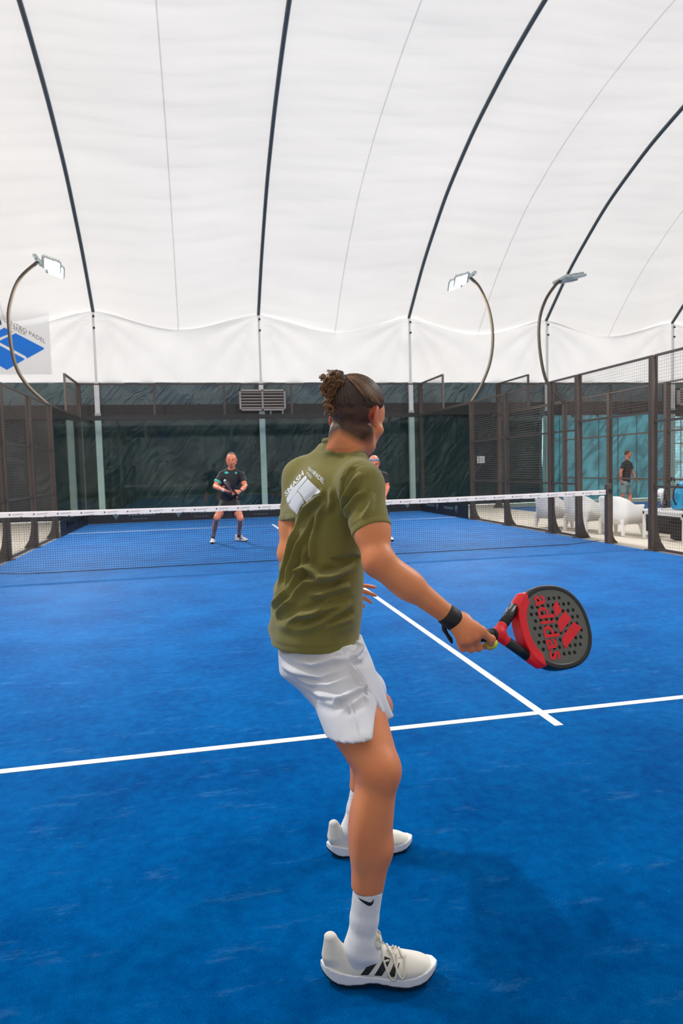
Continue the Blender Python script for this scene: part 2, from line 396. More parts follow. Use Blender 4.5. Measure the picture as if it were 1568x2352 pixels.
for k, x in enumerate(RIBX[1:-1]):
    where = {0: 'far off to the left', 1: 'left of the banner', 2: 'right of the arched floodlight on the left', 3: 'behind the black shirted player at the middle',
             4: 'right of the crouching player', 5: 'behind the second court', 6: 'by the bright window sheet', 7: 'far off to the right'}[k]
    t = thing('tent_arch', 'steel tent arch on upright columns, ' + where, 'tent frame', (x, 12, 0), 'tent arches')
    for sg in (1, -1):
        Y = 11.78 * sg
        MB().box((x - .09, Y - .06, 0), (x + .09, Y + .06, 3.3)).build('column', M['galv'], t)
        MB().box((x - .07, Y - .05, 3.3), (x + .07, Y + .05, 4.27)).build('column_sleeve', M['white_flap'], t)
        MB().box((x - .032, Y - .04, 4.27), (x + .032, Y + .04, 6.38)).build('upper_column', M['white_flap'], t)
        MB().cbox((x, Y, .012), (.3, .3, .024)).build('base_plate', M['galv'], t)
        if sg > 0:
            for zz in (5.9, 6.25):
                MB().cbox((x + .02, Y - .07, zz), (.06, .05, .06)).build('clamp', M['black'], t, bevel=.008)
    pts = [(x, y * .985, z - .04) for y, z in zip(PY, PZ)]
    MB().tube(pts, .052, 10).build('rib', M['rib'], t, smooth=True)

t = thing('upright_post', 'pale grey upright post left of a tent column, seen through the corner glass', 'post', (-5.62, 11.75, 0))
MB().box((-5.72, 11.69, 0), (-5.52, 11.81, 3.1)).build('column', M['galv'], t); MB().cbox((-5.62, 11.75, .012), (.3, .24, .024)).build('base_plate', M['galv'], t)

# ------------------------------------------------------------------ courts
def court(x0, x1, label, near=True):
    cx = (x0 + x1) / 2
    t = thing('turf_carpet', label, 'court', (cx, 0, 0))
    MB().box((x0, -10, -.012), (x1, 10, 0)).build('turf', M['turf'], t)
    for y in (-6.95, 6.95):
        MB().box((x0, y - .025, -.004), (x1, y + .025, .0022)).build('service_line', M['line'], t)
    for a, b in ((-7.15, -.05), (.05, 7.15)):
        MB().box((cx - .025, a, -.004), (cx + .025, b, .0026)).build('centre_line', M['line'], t)
    return t
court(-5, 5, 'blue turf court with white lines that the players stand on')
court(7.75, 17.75, 'blue turf of the second court beyond the white chairs')

SG = {}
def post(t, x, y, h, out, gus=True, dx=.1, dy=.09):
    s = MB().box((x - dx / 2, y - dy / 2, 0), (x + dx / 2, y - dy / 2 + .012, h)).box((x - dx / 2, y + dy / 2 - .012, 0), (x + dx / 2, y + dy / 2, h)).box((x - dx / 2 * .96, y - .03, 0), (x + dx / 2 * .96, y + .03, h - .01))
    p = s.build('post', M['steel'], t)
    if gus:
        q = [(x + out * dx / 2, .6), (x + out * (dx / 2 + .012), .42), (x + out * (dx / 2 + .035), .26), (x + out * (dx / 2 + .075), .13), (x + out * (dx / 2 + .15), .02), (x + out * (dx / 2 + .15), 0), (x + out * dx / 2, 0)]
        MB().prism(q, 'y', y - .035, y + .035).build('foot_gusset', M['steel'], p)
        MB().cbox((x + out * .05, y, .008), (.3, .14, .016)).build('foot_plate', M['steel'], p)
    return p
def rail(t, a, b, w=.04, name='rail', m='steel'):
    a = np.array(a, float); b = np.array(b, float); d = b - a; L = np.linalg.norm(d); d /= L
    o = np.cross(d, [0, 0, 1.]); o /= np.linalg.norm(o)
    return MB().obox((a + b) / 2, d, o, np.array([0, 0, 1.]), (L, w, w)).build(name, M[m], t)
def wire_panel(t, ax, c, lo, hi, z0, z1, pitch=.05, r=.0017, m='wire', name='wire_mesh'):
    s = MB()
    def bar(a, b):
        s.tube([a, b], r, 3, caps=False)
    P = (lambda u, z: (c, u, z)) if ax == 'x' else (lambda u, z: (u, c, z))
    n = int(round((hi - lo) / pitch)); m_ = int(round((z1 - z0) / pitch))
    for i in range(1, n): u = lo + (hi - lo) * i / n; bar(P(u, z0), P(u, z1))
    for i in range(1, m_): z = z0 + (z1 - z0) * i / m_; bar(P(lo, z), P(hi, z))
    return tag(s.build(name, M[m], t), kind='stuff')
def pane(t, ax, c, lo, hi, z0=.02, z1=2.98):
    g = .008
    if ax == 'x': s = MB().box((c - .006, lo + g, z0), (c + .006, hi - g, z1))
    else: s = MB().box((lo + g, c - .006, z0), (hi - g, c + .006, z1))
    p = s.build('glass_pane', M['glass'], t)
    return p
def side_fence(x, out, label, full=True):
    t = thing('side_fence', label, 'fence', (x, 0, 0), None)
    xp = x + out * .06
    ys = [6, 4, 2, 1]
    for sg in ((1, -1) if full else (1,)):
        for y in ys: post(t, xp, sg * y - (.1 if sg < 0 and y == 1 else 0), 3.0, out)
        post(t, xp, sg * 10.0, 4.0, out, dx=.12, dy=.12)
        rail(t, (xp, sg * 6, 3.0), (xp, sg * 10, 3.0), .07)
        rail(t, (xp, sg * 8, 3.98), (xp, sg * 10, 3.98), .045)
        MB().box((xp - .025, sg * 8 - .025, 3.0), (xp + .025, sg * 8 + .025, 4.0)).build('upper_post', M['steel'], t)
        wire_panel(t, 'x', xp, min(sg * 8, sg * 10), max(sg * 8, sg * 10), 3.03, 3.96)
        for a, b in ((6, 8), (8, 10)):
            pane(t, 'x', x, min(sg * a, sg * b), max(sg * a, sg * b))
        for a, b in ((4, 6), (2, 4), (1.05, 2)):
            lo, hi = (min(sg * a, sg * b), max(sg * a, sg * b))
            if sg < 0 and a < 1.5: hi -= .1
            for z in (.03, 1.0, 2.0, 3.0): rail(t, (xp, lo, z), (xp, hi, z), .035)
            wire_panel(t, 'x', xp, lo, hi, .04, 3.0)
    if full:
        for z in (2.15, 3.0): rail(t, (xp, -1.1, z), (xp, 1, z), .035)
        wire_panel(t, 'x', xp, -1.1, 1, 2.17, 3.0)
    else:
        for z in (2.15, 3.0): rail(t, (xp, -1.1, z), (xp, 1, z), .035)
        wire_panel(t, 'x', xp, -1.1, 1, 2.17, 3.0)
        post(t, xp, -1.1, 3.0, out)
    return t
side_fence(-5, -1, 'brown wire mesh fence with glass end along the left of the court')
side_fence(5, 1, 'brown wire mesh fence with open doorway between court and white chairs')
side_fence(7.75, -1, 'brown wire mesh fence of the second court behind the white chairs', False)

def end_fence(x0, x1, y, label):
    t = thing('end_fence', label, 'fence', ((x0 + x1) / 2, y, 0))
    n = 5; yo = y + .05 * (1 if y > 0 else -1)
    for i in range(n):
        a = x0 + (x1 - x0) * i / n; b = x0 + (x1 - x0) * (i + 1) / n
        p = pane(t, 'y', y, a, b)
        for zc in (2.93,):
            for xc in (a + .55, b - .55):
                MB().cbox((xc, y - .03, zc), (.05, .05, .1)).build('clip', M['beam'], p)
        wire_panel(t, 'y', yo, a, b, 3.06, 3.96)
        if i: MB().box((a - .03, yo - .025, 3.0), (a + .03, yo + .025, 4.0)).build('upper_post', M['steel'], t)
    rail(t, (x0 - .3, yo, 3.02), (x1 + .1, yo, 3.02), .13, 'beam', 'beam')
    rail(t, (x0, yo, 3.98), (x1, yo, 3.98), .04)
    return t
end_fence(-5, 5, 10, 'glass wall with dark beam and mesh top behind the two black shirted players')
end_fence(7.75, 17.75, 10, 'glass wall with mesh top at the end of the second court')

# advertising strip at the foot of the glass
def ad_strip(x0, x1, y, label):
    t = thing('advertising_banner', label, 'banner', ((x0 + x1) / 2, y, 0))
    MB().box((x0, y - .004, .005), (x1, y + .004, .37)).build('strip', M['black'], t)
    return t
M['ad_print'] = mat('faded grey blue print', lin(92, 112, 120), .6)
b = ad_strip(-4.98, 4.98, 9.975, 'black advertising strip along the foot of the far glass wall')
for i, x in enumerate(np.arange(-4.2, 4.6, 1.75)):
    s = MB().prism([(x - .1, .26), (x, .33), (x + .1, .26), (x, .1)], 'y', 9.964, 9.9695); s.build('lozenge_emblem', M['ad_print'], b)
    s = MB()
    for k in range(9): s.box((x + .35 + k * .085, 9.964, .2), (x + .40 + k * .085, 9.9695, .25))
    for k in range(4): s.box((x + .45 + k * .11, 9.964, .1), (x + .53 + k * .11, 9.9695, .115))
    s.build('print', M['ad_print'], b)
for sg in (-1, 1):
    t = thing('advertising_banner', 'black advertising strip at the foot of the %s side glass' % ('right' if sg > 0 else 'left'), 'banner', (sg * 4.975, 8, 0))
    MB().box((sg * 4.975 - .004, 6.08, .005), (sg * 4.975 + .004, 9.94, .37)).build('strip', M['black'], t)
    for y in (6.9, 8.4):
        MB().prism([(y - .1, .26), (y, .33), (y + .1, .26), (y, .1)], 'x', sg * 4.97 - .006, sg * 4.97 - .001).build('lozenge_emblem', M['ad_print'], t)
        s = MB()
        for k in range(8): s.box((sg * 4.97 - .006, y + .25 + k * .09, .19), (sg * 4.97 - .001, y + .31 + k * .09, .26))
        s.build('print', M['ad_print'], t)

# ------------------------------------------------------------------ net
def net_z(x): return .885 + .035 * (abs(x) / 5) ** 2
t = thing('court_net', 'black court net with printed white tape across the court', 'net', (0, 0, 0))
s = MB(); xs = np.arange(-4.95, 4.951, .0335)
for x in xs: s.tube([(x, .006 * math.sin(x * 9), .012 + (.04 * max(0, abs(x) - 4.2) / .8)), (x, 0, net_z(x) - .03)], .0017, 3, caps=False)
for j in range(27):
    s.tube([(x, .004 * math.sin(x * 3 + j), .02 + (net_z(x) - .05) * j / 26) for x in np.arange(-4.95, 4.951, .33)], .0017, 3, caps=False)
tag(s.build('netting', mat('black net cord', lin(16, 22, 34), .7), t), kind='stuff')
pts = np.arange(-4.96, 4.97, .155)
s = MB(); n = len(pts)
rngn = random.Random(3)
low = [net_z(x) - .078 + rngn.uniform(-.004, .004) for x in pts]
v = []
for x, l in zip(pts, low):
    zt = net_z(x)
    v += [(x, -.009, l), (x, -.011, zt - .01), (x, -.006, zt), (x, .006, zt), (x, .011, zt - .01), (x, .009, l)]
f = [(i * 6 + k, i * 6 + k + 1, i * 6 + 7 + k, i * 6 + 6 + k) for i in range(n - 1) for k in range(5)]
tape = s.add(v, f).build('tape', M['tape'], t)
M['tape_ink'] = mat('grey tape print', lin(120, 112, 112), .7); M['tie'] = mat('brown tie', lin(70, 52, 40), .7)
s = MB(); s2 = MB()
for k in range(31):
    x = -4.82 + k * .322; z = net_z(x)
    s.box((x, -.0135, z - .05), (x + .012, -.0115, z - .028)).box((x + .006, -.0135, z - .042), (x + .024, -.0115, z - .034))
    for q in range(9): s2.box((x + .05 + q * .016, -.0135, z - .045 + .001 * q), (x + .06 + q * .016, -.0115, z - .037 + .001 * q))
tag(s.build('tape_mark', M['tie'], tape), kind='stuff'); tag(s2.build('tape_print', M['tape_ink'], tape), kind='stuff')
s = MB()
for k in range(31):
    x = -4.66 + k * .322; z = net_z(x) - .074
    s.cbox((x, 0, z), (.012, .03, .018))
tag(s.build('tie', M['tie'], t), kind='stuff')
MB().tube([(x, 0, .014 + (.05 * max(0, abs(x) - 4.3) / .7)) for x in np.arange(-4.96, 4.97, .2)], .006, 5).build('bottom_cord', M['black'], t)
for sg in (-1, 1):
    p = MB().box((sg * 5.02 - .05, -.05, 0), (sg * 5.02 + .05, .05, 1.02)).build('net_post', M['steel'], t, bevel=.006)
    q = [(5.07, .2), (5.085, .12), (5.12, .06), (5.17, .015), (5.17, 0), (5.0, 0), (5.0, .2)]
    MB().prism([(sg * a, c) for a, c in q], 'y', -.04, .04).build('foot_gusset', M['steel'], p)
    MB().cbox((sg * 5.02, -.06, .9), (.05, .03, .07)).build('tensioner', M['black'], p)

# ------------------------------------------------------------------ floodlights
def floodlight(base, arcpts, inward, label, lit=True, y=6.0, dz=-.34, roll=34):
    t = thing('floodlight_pole', label, 'floodlight', (base[0], y, 3.0), 'arched floodlight poles')
    pts = [np.array([a, y, b]) for a, b in arcpts]
    P = []
    for i in range(len(pts) - 1):                      # Catmull-Rom through the measured points
        p0, p1, p2, p3 = pts[max(i - 1, 0)], pts[i], pts[i + 1], pts[min(i + 2, len(pts) - 1)]
        for k in range(5):
            u = k / 5; P.append(.5 * ((2 * p1) + (-p0 + p2) * u + (2 * p0 - 5 * p1 + 4 * p2 - p3) * u * u + (-p0 + 3 * p1 - 3 * p2 + p3) * u ** 3))
    P.append(pts[-1])
    MB().tube(P, .04, 10).build('arched_pole', M['lamp_pipe'], t, smooth=True)
    e = pts[-1]
    MB().obox(e + np.array([0, 0, .03]), np.array([1., 0, 0]), np.array([0, 1., 0]), np.array([0, 0, 1.]), (.07, .7, .07)).build('cross_bar', M['galv'], t)
    dn = np.array([inward * .94, 0, dz]); dn /= np.linalg.norm(dn)
    up = np.array([-dn[2] * inward, 0, abs(dn[0])]); lat = np.array([0, 1., 0]); a_ = math.radians(roll) * (1 if y > 0 else -1)
    up, lat = up * math.cos(a_) + lat * math.sin(a_), lat * math.cos(a_) - up * math.sin(a_)
    for sy in (-.2, .2):
        c = e + dn * .33 + np.array([0, sy, 0])
        h = MB().obox(c, dn, lat, up, (.42, .34, .07)).build('lamp_head', M['galv'], t, bevel=.03)
        s = MB()
        for k in range(6): s.obox(c - dn * (.17 - .06 * k) + up * .055, dn, lat, up, (.012, .3, .05))
        s.build('heat_sink', M['galv'], h)
        MB().obox(e + dn * .08 + np.array([0, sy, 0]), dn, np.array([0, 1., 0]), up, (.2, .05, .04)).build('bracket', M['galv'], h)
        MB().obox(c - up * .037 + dn * .03, dn, lat, up, (.32, .28, .006)).build('led_panel', M['led'] if lit else M['plastic_white'], h)
        if not lit: continue
        ld = bpy.data.lights.new('floodlight_beam', 'AREA'); ld.shape = 'RECTANGLE'; ld.size = .3; ld.size_y = .26; ld.energy = LAMP_POWER
        lo = bpy.data.objects.new('floodlight_beam', ld); C.objects.link(lo); lo.parent = t
        z = -(-up * .8 + dn * .35); z /= np.linalg.norm(z)
        lo.matrix_basis = Matrix.Translation(Vector(c - up * .06) - parent_loc(t)) @ Vector(z).to_track_quat('Z', 'Y').to_matrix().to_4x4()
    return t
arcR = [(5.05, 2.98), (5.35, 3.44), (5.6, 4.04), (5.68, 4.71), (5.58, 5.36), (5.33, 5.9), (5.08, 6.14)]
arcL = [(-5.05, 2.98), (-5.5, 3.45), (-5.74, 3.98), (-5.81, 4.83), (-5.74, 5.31), (-5.53, 5.79), (-5.13, 6.17)]
arcN = [(7.7, 2.95), (7.2, 3.49), (7.0, 4.28), (6.98, 5.06), (7.16, 5.62), (7.45, 6.02), (7.6, 6.14)]
floodlight((-5.05,), arcL, 1, 'curved floodlight pole on the left fence in front of the blue logo banner')
floodlight((5.05,), arcR, -1, 'lit curved floodlight pole on the right fence, arching towards the aisle')
floodlight((7.7,), arcN, 1, 'curved floodlight pole of the second court, lamps facing away to the right', lit=False, dz=.16, roll=-6)
for x, arc, inw in ((-5.05, arcL, 1), (5.05, arcR, -1)):
    floodlight((x,), arc, inw, 'curved floodlight pole at the near end of the court on the %s' % ('left' if x < 0 else 'right'), y=-6.0)

# ------------------------------------------------------------------ vents
def vent(x0, x1, z0, z1, y, label):
    t = thing('wall_vent', label, 'vent', ((x0 + x1) / 2, y, z0))
    MB().box((x0 + .03, y - .03, z0 + .03), (x1 - .03, y + .05, z1 - .03)).build('duct', M['vent_dark'], t)
    s = MB().box((x0, y - .12, z0), (x0 + .05, y, z1)).box((x1 - .05, y - .12, z0), (x1, y, z1)).box((x0, y - .12, z0), (x1, y, z0 + .05)).box((x0, y - .12, z1 - .05), (x1, y, z1))
    s.box(((x0 + x1) / 2 - .025, y - .12, z0), ((x0 + x1) / 2 + .025, y, z1)); s.build('frame', M['vent'], t)
    n = 6; pitch = (z1 - z0 - .1) / n
    for a, b in ((x0 + .05, (x0 + x1) / 2 - .03), ((x0 + x1) / 2 + .03, x1 - .05)):
        for k in range(n):
            z = z0 + .05 + pitch * (k + .5)
            MB().obox(((a + b) / 2, y - .07, z), np.array([1., 0, 0]), np.array([0, .8, .6]), np.array([0, -.6, .8]), (b - a, .07, .012)).build('slat', M['vent'], t)
    for xx in ((x0 + x1) / 2 + .25, x1 - .1):
        MB().box((xx - .02, y - .06, z0 - .12), (xx + .02, y - .02, z0)).build('support', M['vent'], t)
    return t
vent(-.46, 1.02, 3.33, 4.0, 11.68, 'grey louvred wall vent with two columns of slats behind the left opponent')
vent(15.54, 17.0, 3.38, 4.0, 11.68, 'grey louvred wall vent at the right edge above the second court')

# ------------------------------------------------------------------ text helper
def text_verts(txt, size=1.0, shear=0.0, bold=0.0, spacing=1.0):
    cu = bpy.data.curves.new('t', 'FONT'); cu.body = txt; cu.size = size; cu.shear = shear; cu.offset = bold; cu.space_character = spacing; cu.resolution_u = 3
    ob = bpy.data.objects.new('t', cu); C.objects.link(ob)
    me = ob.to_mesh(); v = np.array([x.co[:] for x in me.vertices]); f = [tuple(p.vertices) for p in me.polygons]
    ob.to_mesh_clear(); bpy.data.objects.remove(ob); bpy.data.curves.remove(cu)
    return v[:, :2], f

# banner on the tent wall, top left: court emblem and club name
t = thing('wall_banner', 'white banner with blue tilted court emblem hung on the tent wall at left', 'banner', (-7.4, 11.85, 4.5))
M['banner_cloth'] = membrane('white banner cloth', (.85, .85, .86), (.84, .84, .85), bump=0, fac=.72); M['banner_blue'] = mat('blue banner print', lin(0, 126, 236), .6, var=.06)
M['banner_ink'] = mat('brown grey banner lettering', lin(112, 92, 88), .6); M['banner_black'] = mat('black banner lettering', lin(20, 22, 26), .6)
BY = 11.83
MB().add([(-8.9, BY, 4.5), (-6.08, BY, 4.5), (-6.08, BY, 6.38), (-8.9, BY, 6.38)], [(0, 1, 2, 3)]).build('cloth', M['banner_cloth'], t)
def bq(name, pix, m, dy=.006):
    """flat print on the banner; outline measured on the wall plane"""
    pts = [at_plane(a / 11.76, 690 + b_ / 11.76, 'y', BY) for a, b_ in pix]
    MB().prism([(p[0], p[2]) for p in pts], 'y', BY - dy, BY - dy + .003).build(name, m, t)
bq('emblem_panel', [(120, 735), (345, 850), (205, 925), (0, 1005), (-150, 1060), (-150, 880)], M['banner_blue'])
bq('emblem_panel', [(420, 885), (1190, 1285), (1185, 1320), (735, 1570), (690, 1510), (0, 1140), (0, 1085), (-60, 1115), (-100, 1090), (200, 985)][0:2] + [(1185, 1320), (735, 1570), (690, 1510), (0, 1140), (-60, 1112)], M['banner_blue'])
bq('emblem_panel', [(0, 1220), (655, 1570), (660, 1600), (455, 1720), (190, 1880), (0, 1770), (-420, 1560), (-300, 1050)][:5] + [(0, 1775), (-500, 1500), (-500, 960)], M['banner_blue'])
def flat_text(txt, o, ux, uz, size, m, name, shear=0, bold=0, spacing=1.0):
    v, f = text_verts(txt, 1.0, shear, bold, spacing)
    wdt = v[:, 0].max(); v = v / wdt * size if True else v
    P = [np.array(o) + a * np.array(ux) + b_ * np.array(uz) for a, b_ in v]
    return mesh_obj(name, P, f, m, t, origin=tuple(parent_loc(t)))
dd = np.array([.86, 0, -.50]); 
a0 = at_plane(8, 737, 'y', BY - .008); 
flat_text('CENTRO PADEL', a0, dd, (.06, 0, .95), 1.33, M['banner_ink'], 'lettering')
a1 = at_plane(14, 747, 'y', BY - .008)
flat_text('VICENZA', a1, dd, (.06, 0, .95), .62, M['banner_ink'], 'lettering')
a2 = at_plane(-78, 776, 'y', BY - .008)
flat_text('SMASH', a2, np.array([.9, 0, .36]), (-.12, 0, 1.2), 1.32, M['banner_black'], 'lettering')

# notice on the second court's end, seen beside the right floodlight post
t = thing('paper_notice', 'small white paper notice fixed on the green tarp right of the floodlight post', 'notice', (7.89, 11.93, 1.47))
MB().box((7.76, 11.925, 1.46), (8.04, 11.935, 1.7)).build('sheet', M['plastic_white'], t)
s = MB()
for k in range(5): s.box((7.8, 11.921, 1.5 + k * .035), (8.0 - .03 * (k % 2), 11.9245, 1.51 + k * .035))
s.build('print', M['tape_ink'], t)

# ================================================================== figures: signed-distance modelling
import openvdb

class SDF:
    """sparse-ish distance grid; primitives are blended smoothly into it and it is meshed as ONE surface"""
    def __init__(s, lo, hi, h):
        s.lo = np.array(lo, float); s.h = h; s.n = np.maximum(2, np.ceil((np.array(hi) - s.lo) / h).astype(int) + 1)
        s.far = 0.08; s.D = np.full(tuple(s.n), s.far, np.float32)
    def block(s, lo, hi):
        a = np.clip(np.floor((np.asarray(lo) - s.lo) / s.h).astype(int), 0, s.n); b = np.clip(np.ceil((np.asarray(hi) - s.lo) / s.h).astype(int) + 1, 0, s.n)
        if np.any(b <= a): return None
        ax = [(s.lo[i] + s.h * np.arange(a[i], b[i])).astype(np.float32) for i in range(3)]
        return tuple(slice(a[i], b[i]) for i in range(3)), ax[0][:, None, None], ax[1][None, :, None], ax[2][None, None, :]
    def put(s, fn, lo, hi, k=0.0, mode='union'):
        m = max(k, 3 * s.h) + s.h
        B = s.block(np.asarray(lo) - m, np.asarray(hi) + m)
        if B is None: return
        sl, X, Y, Z = B; d = fn(X, Y, Z).astype(np.float32); D = s.D[sl]
        if mode == 'sub': d = -d
        if mode == 'union':
            r = np.minimum(D, d) if k <= 0 else np.minimum(D, d) - np.clip(1 - np.abs(D - d) / k, 0, None) ** 2 * k * .25
        else:
            r = np.maximum(D, d) if k <= 0 else np.maximum(D, d) + np.clip(1 - np.abs(D - d) / k, 0, None) ** 2 * k * .25
        s.D[sl] = r
    def cone(s, a, b, ra, rb, k=.02, mode='union'):
        a = np.asarray(a, float); b = np.asarray(b, float); ab = b - a; L2 = max(ab @ ab, 1e-9)
        def fn(X, Y, Z):
            t = np.clip(((X - a[0]) * ab[0] + (Y - a[1]) * ab[1] + (Z - a[2]) * ab[2]) / L2, 0, 1)
            return np.sqrt((X - a[0] - t * ab[0]) ** 2 + (Y - a[1] - t * ab[1]) ** 2 + (Z - a[2] - t * ab[2]) ** 2) - (ra + (rb - ra) * t)
        r = max(ra, rb); s.put(fn, np.minimum(a, b) - r, np.maximum(a, b) + r, k, mode)
    def ell(s, c, r, R=None, k=.02, mode='union'):
        """ellipsoid, R rows are its axes"""
        c = np.asarray(c, float); R = np.eye(3) if R is None else np.asarray(R, float); r = [r] * 3 if np.isscalar(r) else r
        def fn(X, Y, Z):
            x, y, z = X - c[0], Y - c[1], Z - c[2]; k0 = 0; k1 = 0
            for i in range(3):
                q = x * R[i, 0] + y * R[i, 1] + z * R[i, 2]; k0 = k0 + (q / r[i]) ** 2; k1 = k1 + (q / r[i] ** 2) ** 2
            k0 = np.sqrt(k0); return k0 * (k0 - 1) / np.sqrt(k1 + 1e-9)
        e = np.sqrt(((R.T * np.array(r)[None, :]) ** 2).sum(1)); s.put(fn, c - e, c + e, k, mode)
    def loft(s, st, k=.02, mode='union', power=2.0, cap=0.02):
        """st: stations (centre, lateral axis, half lateral, half depth) along a mostly straight trunk"""
        cs = np.array([q[0] for q in st], float); A = cs[-1] - cs[0]; L = np.linalg.norm(A); A /= L
        ts = np.array([(c - cs[0]) @ A for c in cs]); lat = np.array([q[1] for q in st], float); ra = np.array([q[2] for q in st]); rb = np.array([q[3] for q in st])
        R = max(ra.max(), rb.max())
        def fn(X, Y, Z):
            t = (X - cs[0, 0]) * A[0] + (Y - cs[0, 1]) * A[1] + (Z - cs[0, 2]) * A[2]
            # smooth interpolation table
            tt = np.linspace(ts[0], ts[-1], 160); j = (np.clip((t - ts[0]) / (ts[-1] - ts[0]), 0, 1) * 159)
            def tab(vals):
                v = np.interp(tt, ts, vals)
                for _ in range(60): v[1:-1] = .25 * v[:-2] + .5 * v[1:-1] + .25 * v[2:]
                i0 = np.floor(j).astype(np.int32); fr = j - i0; i1 = np.minimum(i0 + 1, 159)
                return (v[i0] * (1 - fr) + v[i1] * fr).astype(np.float32)
            c = [tab(cs[:, i]) for i in range(3)]; l = [tab(lat[:, i]) for i in range(3)]
            ln = np.sqrt(l[0] ** 2 + l[1] ** 2 + l[2] ** 2); l = [q / ln for q in l]
            dx, dy, dz = X - c[0], Y - c[1], Z - c[2]
            u = dx * l[0] + dy * l[1] + dz * l[2]; w = dx * A[0] + dy * A[1] + dz * A[2]
            v2 = np.maximum(dx * dx + dy * dy + dz * dz - u * u - w * w, 0)
            a = tab(ra); b = tab(rb); v = np.sqrt(v2)
            k0 = ((np.abs(u) / a) ** power + (v / b) ** power) ** (1 / power); k1 = np.sqrt((u / a ** 2) ** 2 + (v / b ** 2) ** 2) + 1e-6
            d = (k0 - 1) * k0 / k1
            d = np.where(k0 < .35, -np.minimum(a, b) * (1 - k0), d)
            e = np.maximum(ts[0] - t, t - ts[-1])
            return np.maximum(d, e)
        s.put(fn, cs.min(0) - R, cs.max(0) + R, k, mode)
    def plane(s, p, n, k=0.0):
        """cut away everything on the side n points to"""
        p = np.asarray(p, float); n = np.asarray(n, float); n = n / np.linalg.norm(n)
        s.put(lambda X, Y, Z: (X - p[0]) * n[0] + (Y - p[1]) * n[1] + (Z - p[2]) * n[2], s.lo, s.lo + s.h * s.n, k, 'inter')
    def mesh(s, smooth=1):
        g = openvdb.FloatGrid(s.far); D = np.clip(s.D, -s.far, s.far).astype(np.float32); D[D >= s.far * .999] = s.far
        g.copyFromArray(np.ascontiguousarray(D)); r = g.convertToQuads(0.0)
        V = np.asarray(r[0], float) * s.h + s.lo; F = np.asarray(r[1]).astype(np.int32)
        if len(F) == 0: return V, F
        # orient outwards
        p = V[F]; n = np.cross(p[:, 2] - p[:, 0], p[:, 3] - p[:, 1]); vol = (p.mean(1) * n).sum()
        if vol < 0: F = F[:, ::-1]
        for _ in range(smooth):
            for lam in (.5, -.52):
                acc = np.zeros_like(V); cnt = np.zeros(len(V))
                for a, b in ((0, 1), (1, 2), (2, 3), (3, 0)):
                    np.add.at(acc, F[:, a], V[F[:, b]]); np.add.at(cnt, F[:, a], 1); np.add.at(acc, F[:, b], V[F[:, a]]); np.add.at(cnt, F[:, b], 1)
                V = V + lam * (acc / np.maximum(cnt, 1)[:, None] - V)
        return V, F

def vnormals(V, F):
    p = V[F]; n = np.cross(p[:, 2] - p[:, 0], p[:, -1] - p[:, 1]); N = np.zeros_like(V)
    for a in range(F.shape[1]): np.add.at(N, F[:, a], n)
    return N / (np.linalg.norm(N, axis=1)[:, None] + 1e-12)
def unit(v): v = np.asarray(v, float); return v / np.linalg.norm(v)
def lerp(a, b, t): return np.asarray(a, float) * (1 - t) + np.asarray(b, float) * t
def seg_dist(V, a, b):
    a = np.asarray(a, float); ab = np.asarray(b, float) - a; t = np.clip(((V - a) @ ab) / max(ab @ ab, 1e-12), 0, 1)
    return np.linalg.norm(V - a - t[:, None] * ab, axis=1), t
def line_dist(V, pts):
    d = np.full(len(V), 9.); T = np.zeros(len(V)); n = len(pts) - 1
    for i in range(n):
        q, t = seg_dist(V, pts[i], pts[i + 1]); m = q < d; d[m] = q[m]; T[m] = (i + t[m]) / n
    return d, T
def set_attr(ob, name, vals):
    a = ob.data.attributes.new(name, 'FLOAT', 'POINT'); a.data.foreach_set('value', np.asarray(vals, np.float32))
def hash_noise(V, scale, seed=0):
    """cheap smooth 3D value noise"""
    P = V * scale + seed * 17.3; i = np.floor(P).astype(np.int64); f = P - i; f = f * f * (3 - 2 * f)
    def h(a, b, c):
        n = (a * 73856093) ^ (b * 19349663) ^ (c * 83492791); n = (n ^ (n >> 13)) * 1274126177 & 0x7fffffff
        return (n % 65536) / 65535.
    r = 0
    for dx in (0, 1):
        for dy in (0, 1):
            for dz in (0, 1):
                w = (f[:, 0] if dx else 1 - f[:, 0]) * (f[:, 1] if dy else 1 - f[:, 1]) * (f[:, 2] if dz else 1 - f[:, 2])
                r = r + w * h(i[:, 0] + dx, i[:, 1] + dy, i[:, 2] + dz)
    return r * 2 - 1

def frame_for(a, b, fwd):
    """limb frame: axis from a to b, forward hint"""
    t = unit(np.asarray(b) - a); f = np.asarray(fwd, float); f = unit(f - t * (f @ t)); return t, f, np.cross(t, f)

def unit_rot(R, q, deg):
    """ear frame: the ear's back edge stands off the skull"""
    a = math.radians(deg) * q; c, s_ = math.cos(a), math.sin(a)
    return np.array([R[0] * c + R[1] * s_, R[1] * c - R[0] * s_, R[2]])

